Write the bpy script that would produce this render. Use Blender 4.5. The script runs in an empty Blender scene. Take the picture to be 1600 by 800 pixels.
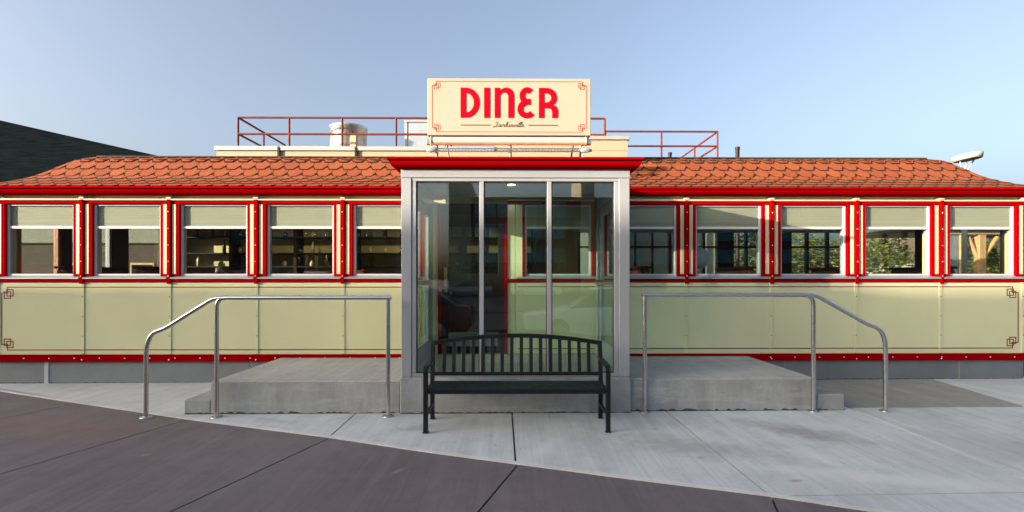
import bpy, bmesh, math, random
from mathutils import Vector, Matrix
random.seed(11)
R = math.radians
S = bpy.context.scene
COL = S.collection

# ------------------------------------------------------------------ camera
cam = bpy.data.cameras.new('camera')
cam.sensor_width = 36.0
cam.lens = 17.55
cam.shift_x = -6.5 / 1600
cam.shift_y = 35.0 / 1600
cam.clip_start = 0.05
cam.clip_end = 4000
camo = bpy.data.objects.new('camera', cam)
camo.location = (0, 0, 1.55)
camo.rotation_euler = (R(90), 0, R(-0.55))
COL.objects.link(camo)
S.camera = camo

# ------------------------------------------------------------------ light
SUN_TO = Vector((-3.72, -1.88, 0.755)).normalized()      # towards the sun
SUN_EL = math.asin(SUN_TO.z)
world = bpy.data.worlds.new('World')
S.world = world
world.use_nodes = True
wn = world.node_tree
wn.nodes.clear()
sky = wn.nodes.new('ShaderNodeTexSky')
sky.sky_type = 'NISHITA'
sky.sun_disc = False
sky.sun_elevation = SUN_EL
sky.sun_rotation = math.atan2(SUN_TO.x, SUN_TO.y)
sky.altitude = 180
sky.air_density = 0.78
sky.dust_density = 8.0
sky.ozone_density = 1.45
bg = wn.nodes.new('ShaderNodeBackground')
bg.inputs['Strength'].default_value = 0.15
wo = wn.nodes.new('ShaderNodeOutputWorld')
hsv = wn.nodes.new('ShaderNodeHueSaturation')          # even colour grade imitating haze: slightly paler sky
hsv.inputs['Saturation'].default_value = 0.80
hsv.inputs['Value'].default_value = 1.03
wn.links.new(sky.outputs[0], hsv.inputs['Color'])
wn.links.new(hsv.outputs[0], bg.inputs[0])
wn.links.new(bg.outputs[0], wo.inputs[0])
sun = bpy.data.lights.new('sun', 'SUN')
sun.energy = 4.9
sun.angle = R(0.5)
sun.color = (1.0, 0.84, 0.64)
suno = bpy.data.objects.new('sun', sun)
suno.rotation_euler = SUN_TO.to_track_quat('Z', 'Y').to_euler()
suno.location = SUN_TO * 60
COL.objects.link(suno)
S.view_settings.view_transform = 'Standard'
S.view_settings.look = 'None'
S.view_settings.exposure = 1.6
S.view_settings.gamma = 1.0
S.view_settings.use_curve_mapping = False
S.render.engine = 'CYCLES'
S.cycles.max_bounces = 10
S.cycles.transparent_max_bounces = 24


# ------------------------------------------------------------------ materials
class NT:
    def __init__(s, name):
        s.m = bpy.data.materials.new(name)
        s.m.use_nodes = True
        s.t = s.m.node_tree
        s.b = s.t.nodes['Principled BSDF']
        s.out = s.t.nodes['Material Output']
        s.tc = s.n('ShaderNodeTexCoord')

    def n(s, k, **kw):
        nd = s.t.nodes.new(k)
        for a, v in kw.items():
            setattr(nd, a, v)
        return nd

    def l(s, a, b):
        s.t.links.new(a, b)

    def noise(s, scale, detail=4, rough=0.55, stretch=None, rot=0.0, src='Object'):
        co = s.tc.outputs[src]
        if stretch or rot:
            mp = s.n('ShaderNodeMapping')
            mp.inputs['Scale'].default_value = stretch or (1, 1, 1)
            mp.inputs['Rotation'].default_value = (0, 0, rot)
            s.l(co, mp.inputs[0])
            co = mp.outputs[0]
        nz = s.n('ShaderNodeTexNoise')
        nz.inputs['Scale'].default_value = scale
        nz.inputs['Detail'].default_value = detail
        nz.inputs['Roughness'].default_value = rough
        s.l(co, nz.inputs['Vector'])
        return nz.outputs['Fac']

    def ramp(s, fac, lo, hi, a=0.0, b=1.0):
        mr = s.n('ShaderNodeMapRange')
        mr.inputs[1].default_value = lo
        mr.inputs[2].default_value = hi
        mr.inputs[3].default_value = a
        mr.inputs[4].default_value = b
        s.l(fac, mr.inputs[0])
        return mr.outputs[0]

    def mix(s, fac, a, b, mode='MIX'):
        mx = s.n('ShaderNodeMix', data_type='RGBA', blend_type=mode)
        if isinstance(fac, float):
            mx.inputs[0].default_value = fac
        else:
            s.l(fac, mx.inputs[0])
        for i, v in ((6, a), (7, b)):
            if isinstance(v, tuple):
                mx.inputs[i].default_value = (*v[:3], 1)
            else:
                s.l(v, mx.inputs[i])
        return mx.outputs[2]

    def mul(s, a, b):
        m = s.n('ShaderNodeMath', operation='MULTIPLY')
        for i, v in ((0, a), (1, b)):
            if isinstance(v, float):
                m.inputs[i].default_value = v
            else:
                s.l(v, m.inputs[i])
        return m.outputs[0]

    def bump(s, h, strength=0.2, dist=0.01):
        b = s.n('ShaderNodeBump')
        b.inputs['Strength'].default_value = strength
        b.inputs['Distance'].default_value = dist
        s.l(h, b.inputs['Height'])
        s.l(b.outputs[0], s.b.inputs['Normal'])

    def setp(s, col=None, rough=None, metal=None, spec=None):
        if col is not None:
            if isinstance(col, tuple):
                s.b.inputs['Base Color'].default_value = (*col, 1)
            else:
                s.l(col, s.b.inputs['Base Color'])
        if rough is not None:
            if isinstance(rough, float):
                s.b.inputs['Roughness'].default_value = rough
            else:
                s.l(rough, s.b.inputs['Roughness'])
        if metal is not None:
            s.b.inputs['Metallic'].default_value = metal
        if spec is not None:
            s.b.inputs['Specular IOR Level'].default_value = spec


def simple(name, col, rough=0.5, metal=0.0, var=0.12, scale=3.0, bump=0.0, bscale=40.0, stretch=None, spec=None):
    q = NT(name)
    f = q.noise(scale, 5, 0.6, stretch)
    d = tuple(c * (1 - var) for c in col)
    u = tuple(min(1, c * (1 + var)) for c in col)
    c = q.mix(q.ramp(f, 0.3, 0.7), d, u)
    f2 = q.noise(scale * 6, 3)
    q.setp(c, q.ramp(f2, 0.3, 0.7, max(0.02, rough - 0.08), min(1, rough + 0.08)), metal, spec)
    if bump:
        q.bump(q.noise(bscale, 4), bump, 0.004)
    return q.m


def panel_paint(name, col, rough, wave=0.35, var=0.04, spec=0.5):
    # painted sheet metal: faint oil-canning, slight dirt, fine orange peel
    q = NT(name)
    f = q.noise(1.3, 4)
    c = q.mix(q.ramp(f, 0.3, 0.7), tuple(k * (1 - var) for k in col), tuple(k * (1 + var) for k in col))
    q.setp(c, rough, None, spec)
    q.bump(q.noise(1.7, 1, 0.3), wave, 0.010)
    return q.m


M = {}
M['cream'] = panel_paint('cream_paint', (0.54, 0.54, 0.335), 0.25, 0.6)
M['cream_trim'] = panel_paint('cream_trim_paint', (0.43, 0.40, 0.255), 0.33, 0.1)
M['red'] = panel_paint('red_paint', (0.235, 0.0004, 0.002), 0.50, 0.04, 0.05, 0.0)
M['line'] = simple('dark_red_line_paint', (0.12, 0.004, 0.006), 0.4)
M['white_metal'] = panel_paint('white_metal', (0.27, 0.285, 0.305), 0.36, 0.1)
M['frame_metal'] = simple('grey_window_metal', (0.36, 0.375, 0.40), 0.38, 0.0, 0.06, 2.0)
M['bright_metal'] = simple('bright_white_metal', (0.52, 0.52, 0.52), 0.35, 0.0, 0.05, 2.0)
M['sill_metal'] = simple('sill_aluminium', (0.27, 0.28, 0.31), 0.4, 0.3, 0.06, 2.0)
M['skirting'] = simple('grey_sheet_metal', (0.16, 0.178, 0.195), 0.45, 0.3, 0.16, 1.4, 0.05, 3.0)
q = NT('brushed_stainless')
q.setp((0.54, 0.53, 0.515), 0.25, 1.0)
M['steel'] = q.m
M['drum_metal'] = simple('drum_sheet_steel', (0.62, 0.62, 0.62), 0.34, 0.85, 0.05, 3)
M['chrome'] = simple('chrome', (0.75, 0.75, 0.74), 0.12, 1.0, 0.04, 6.0)
M['black_steel'] = simple('black_powder_coat', (0.007, 0.009, 0.012), 0.42, 0.0, 0.2, 5.0, 0.08, 120, spec=0.22)
M['screw'] = simple('dull_screw', (0.12, 0.12, 0.09), 0.4, 0.6)
M['rivet'] = simple('pale_rivet', (0.75, 0.72, 0.68), 0.3, 0.8)
M['dark'] = simple('dark_gap', (0.012, 0.011, 0.01), 0.8)
M['sign_face'] = simple('sign_cream', (0.37, 0.312, 0.245), 0.5, 0.0, 0.025, 1.5, spec=0.2)
M['sign_red'] = simple('sign_red', (0.31, 0.0005, 0.010), 0.5, 0.0, 0.04, spec=0.05)
M['sign_line'] = simple('sign_line', (0.26, 0.03, 0.012), 0.5, spec=0.1)
M['sign_ink'] = simple('sign_ink', (0.075, 0.065, 0.02), 0.5)
M['awning'] = simple('awning_fabric', (0.46, 0.41, 0.34), 0.8, 0.0, 0.06, 8)
M['stucco'] = simple('cream_stucco', (0.36, 0.28, 0.19), 0.85, 0.0, 0.05, 1.0, 0.3, 60)
M['coping'] = simple('pale_coping_metal', (0.34, 0.335, 0.32), 0.45, 0.2, 0.05)
M['rail_red'] = simple('rust_red_rail_paint', (0.15, 0.032, 0.022), 0.6, 0.0, 0.15, 6, spec=0.1)
M['roof_dark'] = simple('roof_underlay', (0.045, 0.028, 0.02), 0.9)
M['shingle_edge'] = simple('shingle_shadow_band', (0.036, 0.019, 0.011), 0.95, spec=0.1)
M['interior_wall'] = simple('interior_cream', (0.55, 0.48, 0.24), 0.7, 0.0, 0.08)
M['interior_dark'] = simple('interior_dark_brown', (0.014, 0.009, 0.007), 0.5, spec=0.2)
M['ceiling'] = simple('interior_ceiling', (0.45, 0.42, 0.35), 0.7)
M['floor_in'] = simple('interior_floor', (0.09, 0.07, 0.06), 0.5)
M['wood'] = simple('varnished_wood', (0.28, 0.085, 0.025), 0.35, 0.0, 0.3, 4, 0, 40, (8, 8, 0.6))
M['vinyl'] = simple('dark_red_vinyl', (0.12, 0.014, 0.012), 0.35)
M['bottle'] = simple('bottle_glassware', (0.55, 0.48, 0.30), 0.15, 0.0, 0.3)
M['bottle_dark'] = simple('dark_bottle', (0.05, 0.025, 0.012), 0.12)
M['grey_block'] = simple('grey_green_block', (0.15, 0.16, 0.13), 0.85)
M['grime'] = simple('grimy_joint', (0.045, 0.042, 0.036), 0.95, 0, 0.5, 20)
M['asphalt'] = simple('asphalt', (0.05, 0.05, 0.052), 0.9, 0.0, 0.3, 2.0, 0.4, 90)
M['earth'] = simple('ground_earth', (0.10, 0.10, 0.085), 0.95, 0.0, 0.3, 0.2)
M['bark'] = simple('bark', (0.10, 0.07, 0.045), 0.9, 0.0, 0.3, 6, 0.6, 20)
M['timber'] = simple('timber', (0.42, 0.25, 0.12), 0.7, 0.0, 0.2, 3, 0, 40, (6, 6, 0.5))
M['blue_grey'] = simple('blue_grey_paint', (0.14, 0.18, 0.22), 0.5)
M['clad'] = None
M['car_white'] = simple('white_car_paint', (0.75, 0.75, 0.74), 0.2, 0.0, 0.02)
M['car_red'] = simple('dark_red_car_paint', (0.10, 0.006, 0.008), 0.2, 0.0, 0.05)
M['car_grey'] = simple('silver_car_paint', (0.33, 0.35, 0.37), 0.25, 0.5, 0.05)
M['tyre'] = simple('tyre_rubber', (0.02, 0.02, 0.02), 0.85)
M['car_glass'] = simple('dark_car_glass', (0.02, 0.025, 0.03), 0.06)
M['lens'] = simple('clear_lens', (0.7, 0.7, 0.7), 0.1)
M['lens_red'] = simple('red_lens', (0.4, 0.01, 0.01), 0.15)
M['teal_glass'] = simple('teal_glazing', (0.10, 0.26, 0.30), 0.08, 0.0, 0.3, 0.5)
M['tan_stone'] = simple('tan_stone', (0.42, 0.33, 0.22), 0.85)
M['dish'] = simple('pale_dish_plastic', (0.45, 0.42, 0.35), 0.5)
M['house_siding'] = simple('pale_siding', (0.6, 0.56, 0.5), 0.8)
M['house_roof'] = simple('brown_roof', (0.16, 0.11, 0.08), 0.9)
M['brass'] = simple('brass', (0.55, 0.40, 0.14), 0.3, 1.0)

q = NT('brick_wall')
br = q.n('ShaderNodeTexBrick')
mp = q.n('ShaderNodeMapping')
mp.inputs['Rotation'].default_value = (R(90), 0, 0)
q.l(q.tc.outputs['Object'], mp.inputs[0]); q.l(mp.outputs[0], br.inputs['Vector'])
br.inputs['Color1'].default_value = (0.13, 0.055, 0.04, 1)
br.inputs['Color2'].default_value = (0.09, 0.04, 0.03, 1)
br.inputs['Mortar'].default_value = (0.16, 0.13, 0.11, 1)
br.inputs['Scale'].default_value = 3.0
q.setp(br.outputs['Color'], 0.9)
M['brick'] = q.m
q.m.copy().name = 'brick_dark'
M['brick_dark'] = bpy.data.materials['brick_dark']
for nd in M['brick_dark'].node_tree.nodes:
    if nd.type == 'TEX_BRICK':
        for k, v in (('Color1', (.042, .027, .021, 1)), ('Color2', (.03, .02, .016, 1)), ('Mortar', (.05, .042, .036, 1))): nd.inputs[k].default_value = v

q = NT('dark_cladding')
st = q.noise(3.5, 5, 0.75, (0.16, 1, 3.0))
c = q.mix(q.ramp(st, 0.3, 0.7), (0.0020, 0.0032, 0.0042), (0.010, 0.0145, 0.018))
q.setp(c, 1.0, None, 0.0)
q.bump(st, 0.3, 0.05)
M['clad'] = q.m

# terracotta shingles: tone differs from piece to piece, granular
q = NT('terracotta_shingle')
oi = q.n('ShaderNodeObjectInfo')
vz = q.noise(3.1, 2)
gr_ = q.noise(160, 3, 0.7)
c = q.mix(q.ramp(oi.outputs['Random'], 0, 1), (0.185, 0.046, 0.018), (0.275, 0.076, 0.030))
c = q.mix(q.ramp(vz, 0.35, 0.65), c, (0.225, 0.057, 0.022), 'MIX')
c = q.mix(q.mul(q.ramp(gr_, 0.3, 0.75), 0.35), c, (0.24, 0.055, 0.022))
q.setp(c, 0.9, None, 0.2)
q.bump(gr_, 0.4, 0.003)
M['shingle'] = q.m


def concrete(name, col, rot, streak=0.5, stain=0.35, patches=(), spots=0.5):
    q = NT(name)
    big = q.noise(0.55, 6, 0.62)
    mid = q.noise(2.8, 6, 0.7)
    fine = q.noise(55, 4, 0.7)
    br_ = q.noise(9.0, 4, 0.65, (1, 0.045, 1), rot)
    br2 = q.noise(34.0, 3, 0.6, (1, 0.03, 1), rot)
    c = q.mix(q.ramp(big, 0.32, 0.68), tuple(k * 0.74 for k in col), tuple(min(.62, k * 1.18) for k in col))
    c = q.mix(q.mul(q.ramp(mid, 0.50, 0.75), stain), c, tuple(k * 0.58 for k in col))
    c = q.mix(q.mul(q.ramp(br_, 0.42, 0.72), streak), c, tuple(min(1, k * 1.45) for k in col))
    c = q.mix(q.mul(q.ramp(br2, 0.48, 0.70), streak * 0.8), c, tuple(k * 0.62 for k in col))
    c = q.mix(q.mul(q.ramp(fine, 0.4, 0.8), 0.35), c, tuple(k * 0.65 for k in col))
    sp = q.noise(17.0, 2, 0.5)
    c = q.mix(q.mul(q.ramp(sp, 0.71, 0.75), spots), c, tuple(k * 0.4 for k in col))
    for (px, py, rx, ry, an, amt, kc) in patches:       # stains with a shape of their own
        mp = q.n('ShaderNodeMapping')
        mp.vector_type = 'TEXTURE'
        mp.inputs['Location'].default_value = (px, py, 0)
        mp.inputs['Rotation'].default_value = (0, 0, an)
        mp.inputs['Scale'].default_value = (rx, ry, 1)
        q.l(q.tc.outputs['Object'], mp.inputs[0])
        ad = q.n('ShaderNodeVectorMath', operation='LENGTH')
        q.l(mp.outputs[0], ad.inputs[0])
        wob = q.n('ShaderNodeMath', operation='ADD')
        q.l(ad.outputs['Value'], wob.inputs[0])
        q.l(q.ramp(q.noise(5.0, 5, 0.7), 0, 1, -0.9, 0.9), wob.inputs[1])
        c = q.mix(q.mul(q.ramp(wob.outputs[0], 1.0, 0.2), amt), c, kc)
    q.setp(c, q.ramp(mid, 0.3, 0.7, 0.72, 0.92))
    hh = q.n('ShaderNodeMath', operation='ADD')
    q.l(br2, hh.inputs[0]); q.l(q.mul(fine, 0.7), hh.inputs[1])
    q.bump(hh.outputs[0], 0.35, 0.004)
    return q.m


M['pave'] = concrete('pale_brushed_concrete', (0.44, 0.465, 0.475), 0.0, 0.38, 0.55, (
    (2.85, 4.95, 0.75, 0.28, -0.75, 0.6, (0.19, 0.18, 0.175)),
    (1.55, 4.55, 0.8, 0.35, -0.5, 0.6, (0.25, 0.25, 0.245)),
    (-0.6, 5.0, 0.9, 0.3, 0.3, 0.5, (0.50, 0.51, 0.51)),
    (1.45, 5.05, 0.07, 0.05, 0, 0.6, (0.26, 0.20, 0.13)),
    (1.62, 4.25, 0.06, 0.035, 0.4, 0.6, (0.26, 0.20, 0.13)),
    (2.15, 3.75, 0.07, 0.03, 0.2, 0.7, (0.24, 0.18, 0.11)),
    (-3.05, 6.05, 0.12, 0.05, 0, 0.85, (0.10, 0.10, 0.10)),
    (-0.95, 5.15, 0.35, 0.14, 0.4, 0.55, (0.22, 0.23, 0.235)),
    (0.35, 4.6, 0.10, 0.75, -0.5, 0.45, (0.52, 0.53, 0.53)),
    (0.75, 4.75, 0.45, 0.55, 0.2, 0.5, (0.27, 0.275, 0.275)),
    (3.0, 3.75, 1.3, 0.16, -0.25, 0.55, (0.56, 0.55, 0.53)),
    (2.2, 4.3, 0.55, 0.20, -0.6, 0.4, (0.29, 0.29, 0.29)),
    (4.9, 4.6, 1.1, 0.35, 0.3, 0.45, (0.30, 0.30, 0.30)),
    (-2.6, 5.45, 0.5, 0.12, -0.3, 0.5, (0.28, 0.28, 0.275))))
M['pave_dark'] = concrete('damp_grey_concrete', (0.245, 0.25, 0.235), 0.3, 0.3, 0.4)
M['pave_top'] = concrete('landing_top_concrete', (0.315, 0.32, 0.31), R(-35), 0.35, 0.5)
M['forecourt'] = concrete('plum_brushed_concrete', (0.118, 0.098, 0.106), R(-18), 0.45, 0.4, (
    (-0.9, 4.0, 0.10, 0.03, 1.0, 0.5, (0.26, 0.23, 0.22)),
    (-3.2, 4.4, 0.05, 0.03, 0.4, 0.5, (0.28, 0.25, 0.24)),
    (-4.9, 5.3, 1.6, 0.5, -0.2, 0.45, (0.16, 0.085, 0.085)),
    (-1.9, 3.9, 1.3, 0.5, 1.2, 0.4, (0.11, 0.10, 0.115))))
M['edging'] = concrete('pale_edging', (0.52, 0.52, 0.51), 0, 0.2, 0.2)
q = NT('cast_concrete')
d1 = q.noise(1.1, 6, 0.65)
d2 = q.noise(5.0, 6, 0.7, (1, 1, 0.22))
d3 = q.noise(40, 4, 0.7)
d4 = q.noise(3.0, 5, 0.7, (0.5, 1, 3.2))
c = q.mix(q.ramp(d1, 0.3, 0.7), (0.19, 0.20, 0.20), (0.33, 0.345, 0.345))
c = q.mix(q.mul(q.ramp(d2, 0.42, 0.75), 0.6), c, (0.135, 0.13, 0.115))
c = q.mix(q.mul(q.ramp(d4, 0.52, 0.72), 0.5), c, (0.40, 0.415, 0.42))
c = q.mix(q.mul(q.ramp(d3, 0.45, 0.8), 0.4), c, (0.15, 0.15, 0.145))
pit = q.noise(22, 2, 0.5)
c = q.mix(q.mul(q.ramp(pit, 0.74, 0.79), 0.8), c, (0.06, 0.06, 0.055))
q.setp(c, 0.85)
q.bump(d3, 0.4, 0.004)
M['cast'] = q.m

# roller blind: fine horizontal weave
q = NT('blind_fabric')
wv = q.noise(30.0, 3, 0.6, (0.05, 1, 6.0))
wv2 = q.noise(4.0, 3, 0.6, (0.2, 1, 2.0))
c = q.mix(q.ramp(wv, 0.3, 0.7), (0.29, 0.28, 0.22), (0.38, 0.365, 0.285))
c = q.mix(q.mul(q.ramp(wv2, 0.45, 0.75), 0.35), c, (0.23, 0.23, 0.19))
q.setp(c, 0.8)
M['blind'] = q.m


def glass(name, tint, f0):
    q = NT(name)
    q.t.nodes.remove(q.b)
    geo = q.n('ShaderNodeNewGeometry')
    dp = q.n('ShaderNodeVectorMath', operation='DOT_PRODUCT')
    q.l(geo.outputs['Incoming'], dp.inputs[0]); q.l(geo.outputs['Normal'], dp.inputs[1])
    ab = q.n('ShaderNodeMath', operation='ABSOLUTE'); q.l(dp.outputs['Value'], ab.inputs[0])
    om = q.n('ShaderNodeMath', operation='SUBTRACT'); om.inputs[0].default_value = 1; q.l(ab.outputs[0], om.inputs[1])
    pw = q.n('ShaderNodeMath', operation='POWER'); q.l(om.outputs[0], pw.inputs[0]); pw.inputs[1].default_value = 5
    fr = q.ramp(pw.outputs[0], 0, 1, f0, 1.0)
    tr = q.n('ShaderNodeBsdfTransparent'); tr.inputs[0].default_value = (*tint, 1)
    gl = q.n('ShaderNodeBsdfGlossy'); gl.inputs['Roughness'].default_value = 0.0
    gl.inputs[0].default_value = (0.95, 0.98, 1, 1)
    bp = q.n('ShaderNodeBump'); bp.inputs['Strength'].default_value = 0.02; bp.inputs['Distance'].default_value = 0.02
    q.l(q.noise(1.5, 1), bp.inputs['Height']); q.l(bp.outputs[0], gl.inputs['Normal'])
    mx = q.n('ShaderNodeMixShader')
    q.l(fr, mx.inputs[0]); q.l(tr.outputs[0], mx.inputs[1]); q.l(gl.outputs[0], mx.inputs[2])
    q.l(mx.outputs[0], q.out.inputs[0])
    return q.m


M['pane'] = glass('window_glass', (0.91, 0.94, 0.92), 0.06)
M['vest_glass'] = glass('tinted_vestibule_glass', (0.84, 0.925, 0.90), 0.085)

q = NT('leaf')
oi = q.n('ShaderNodeObjectInfo')
nz = q.noise(1.4, 4)
nf = q.noise(9.0, 2)
c = q.mix(q.ramp(nz, 0.3, 0.7), (0.055, 0.085, 0.014), (0.15, 0.17, 0.03))
c = q.mix(q.mul(q.ramp(nf, 0.5, 0.75), 0.5), c, (0.30, 0.26, 0.05))
q.setp(c, 0.55)
tl = q.n('ShaderNodeBsdfTranslucent'); q.l(c, tl.inputs[0])
mx = q.n('ShaderNodeMixShader'); mx.inputs[0].default_value = 0.3
q.l(q.b.outputs[0], mx.inputs[1]); q.l(tl.outputs[0], mx.inputs[2]); q.l(mx.outputs[0], q.out.inputs[0])
M['leaf'] = q.m

q = NT('lamp_glow')
q.setp((0.9, 0.8, 0.6), 0.5)
q.b.inputs['Emission Color'].default_value = (1, 0.78, 0.45, 1)
q.b.inputs['Emission Strength'].default_value = 6
M['glow'] = q.m


# ------------------------------------------------------------------ mesh helpers
class MB:
    def __init__(s):
        s.v = []; s.f = []; s.mi = []; s.sm = []; s.cur = 0

    def _add(s, vs, fs, smooth=False):
        o = len(s.v)
        s.v += [tuple(p) for p in vs]
        s.f += [tuple(i + o for i in f) for f in fs]
        s.mi += [s.cur] * len(fs)
        s.sm += [smooth] * len(fs)
        return s

    def box(s, x0, x1, y0, y1, z0, z1):
        vs = [(x, y, z) for x in (x0, x1) for y in (y0, y1) for z in (z0, z1)]
        return s._add(vs, [(0, 1, 3, 2), (4, 6, 7, 5), (0, 4, 5, 1), (2, 3, 7, 6), (0, 2, 6, 4), (1, 5, 7, 3)])

    def cbox(s, x0, x1, y0, y1, z0, z1, c=0.004):
        c = min(c, (x1 - x0) * .45, (y1 - y0) * .45, (z1 - z0) * .45)
        X = (x0, x1); Y = (y0, y1); Z = (z0, z1)
        vs = []; ix = {}
        for a in (0, 1):
            for b in (0, 1):
                for d in (0, 1):
                    xi = X[a] + (c if a == 0 else -c); yi = Y[b] + (c if b == 0 else -c); zi = Z[d] + (c if d == 0 else -c)
                    for k, p in enumerate(((X[a], yi, zi), (xi, Y[b], zi), (xi, yi, Z[d]))):
                        ix[a, b, d, k] = len(vs); vs.append(p)
        fs = []
        for a in (0, 1):
            fs.append((ix[a, 0, 0, 0], ix[a, 1, 0, 0], ix[a, 1, 1, 0], ix[a, 0, 1, 0]))
            fs.append((ix[0, a, 0, 1], ix[1, a, 0, 1], ix[1, a, 1, 1], ix[0, a, 1, 1]))
            fs.append((ix[0, 0, a, 2], ix[1, 0, a, 2], ix[1, 1, a, 2], ix[0, 1, a, 2]))
        for a in (0, 1):
            for b in (0, 1):
                fs.append((ix[a, b, 0, 0], ix[a, b, 0, 1], ix[a, b, 1, 1], ix[a, b, 1, 0]))
                fs.append((ix[a, 0, b, 0], ix[a, 0, b, 2], ix[a, 1, b, 2], ix[a, 1, b, 0]))
                fs.append((ix[0, a, b, 1], ix[0, a, b, 2], ix[1, a, b, 2], ix[1, a, b, 1]))
        for a in (0, 1):
            for b in (0, 1):
                for d in (0, 1):
                    fs.append((ix[a, b, d, 0], ix[a, b, d, 1], ix[a, b, d, 2]))
        return s._add(vs, fs)

    def tube(s, pts, r, n=8, closed=False, cap=True):
        pts = [Vector(p) for p in pts]
        vs = []; fs = []
        N = len(pts)
        up = None
        for i, p in enumerate(pts):
            t = (pts[min(i + 1, N - 1)] - pts[max(i - 1, 0)]).normalized()
            if up is None:
                up = Vector((0, 0, 1)) if abs(t.z) < 0.9 else Vector((0, 1, 0))
            u = (up - t * up.dot(t)).normalized()
            up = u
            w = t.cross(u)
            rr = r[i] if isinstance(r, (list, tuple)) else r
            for k in range(n):
                a = 2 * math.pi * k / n
                vs.append(p + (u * math.cos(a) + w * math.sin(a)) * rr)
        for i in range(N - 1):
            for k in range(n):
                k2 = (k + 1) % n
                fs.append((i * n + k, i * n + k2, (i + 1) * n + k2, (i + 1) * n + k))
        s._add(vs, fs, True)
        if cap:
            s._add(vs[:n], [tuple(range(n))]); s._add(vs[-n:], [tuple(range(n))])
        return s

    def lathe(s, prof, cx=0, cy=0, cz=0, n=16, axis='z', smooth=True):
        vs = []; fs = []
        for (r, h) in prof:
            for k in range(n):
                a = 2 * math.pi * k / n
                c_, s_ = r * math.cos(a), r * math.sin(a)
                vs.append({'z': (cx + c_, cy + s_, cz + h), 'y': (cx + c_, cy + h, cz + s_), 'x': (cx + h, cy + c_, cz + s_)}[axis])
        for i in range(len(prof) - 1):
            for k in range(n):
                k2 = (k + 1) % n
                fs.append((i * n + k, i * n + k2, (i + 1) * n + k2, (i + 1) * n + k))
        s._add(vs, fs, smooth)
        return s

    def prof_x(s, prof, x0, x1, capped=True):
        """closed (y,z) profile swept along X"""
        n = len(prof)
        vs = [(x0, y, z) for y, z in prof] + [(x1, y, z) for y, z in prof]
        fs = [(k, (k + 1) % n, n + (k + 1) % n, n + k) for k in range(n)]
        if capped:
            fs += [tuple(range(n)), tuple(range(n, 2 * n))]
        return s._add(vs, fs)

    def poly_prism(s, pts, z0, z1):
        n = len(pts)
        vs = [(p[0], p[1], z0 if not callable(z0) else z0(p[0])) for p in pts] + \
             [(p[0], p[1], z1 if not callable(z1) else z1(p[0])) for p in pts]
        fs = [(k, (k + 1) % n, n + (k + 1) % n, n + k) for k in range(n)] + [tuple(range(n)), tuple(range(n, 2 * n))]
        return s._add(vs, fs)

    def mesh(s, name, mats):
        me = bpy.data.meshes.new(name)
        me.from_pydata(s.v, [], s.f)
        bm = bmesh.new(); bm.from_mesh(me)
        bmesh.ops.recalc_face_normals(bm, faces=bm.faces)
        bm.to_mesh(me); bm.free()
        if not isinstance(mats, (list, tuple)):
            mats = [mats]
        for m in mats:
            me.materials.append(m)
        me.polygons.foreach_set('material_index', s.mi)
        me.polygons.foreach_set('use_smooth', s.sm)
        me.update()
        return me

    def build(s, name, mats, parent=None, **kw):
        return link(name, s.mesh(name, mats), parent, **kw)


def link(name, me, parent=None, loc=(0, 0, 0), label=None, cat=None, group=None, kind=None):
    o = bpy.data.objects.new(name, me)
    COL.objects.link(o)
    if parent is not None:
        o.parent = parent
        # parents are Empties/meshes that sit at world positions without rotation: keep world-space verts
        o.location = Vector(loc) - WORLD.get(parent, Vector((0, 0, 0)))
    else:
        o.location = loc
    WORLD[o] = Vector(loc)
    return tag(o, label, cat, group, kind)


WORLD = {}


def tag(o, label=None, cat=None, group=None, kind=None):
    if label: o['label'] = label
    if cat: o['category'] = cat
    if group: o['group'] = group
    if kind: o['kind'] = kind
    return o


def thing(name, loc, label, cat, group=None):
    return link(name, None, None, loc, label, cat, group)


def copy_tree(o, dloc=(0, 0, 0), rotz=None, parent=None, label=None):
    c = o.copy(); COL.objects.link(c)
    if parent is not None:
        c.parent = parent
    else:
        c.location = o.location + Vector(dloc)
        if rotz is not None: c.rotation_euler.z = rotz
    if label: c['label'] = label
    for ch in o.children:
        copy_tree(ch, parent=c)
    return c


def smooth_path(pts, n=5):
    """Catmull-Rom through pts"""
    P = [Vector(p) for p in pts]
    out = []
    for i in range(len(P) - 1):
        p0 = P[max(i - 1, 0)]; p1 = P[i]; p2 = P[i + 1]; p3 = P[min(i + 2, len(P) - 1)]
        for k in range(n):
            t = k / n
            out.append(0.5 * ((2 * p1) + (p2 - p0) * t + (2 * p0 - 5 * p1 + 4 * p2 - p3) * t * t + (-p0 + 3 * p1 - 3 * p2 + p3) * t ** 3))
    out.append(P[-1])
    return out


def fillet(pts, rad, n=6):
    """polyline with rounded corners"""
    P = [Vector(p) for p in pts]
    out = [P[0]]
    for i in range(1, len(P) - 1):
        a = (P[i - 1] - P[i]); b = (P[i + 1] - P[i])
        r = min(rad, a.length * .48, b.length * .48)
        A = P[i] + a.normalized() * r; B = P[i] + b.normalized() * r
        for k in range(n + 1):
            t = k / n
            out.append(A * (1 - t) ** 2 + P[i] * 2 * t * (1 - t) + B * t * t)
    out.append(P[-1])
    return out


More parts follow.
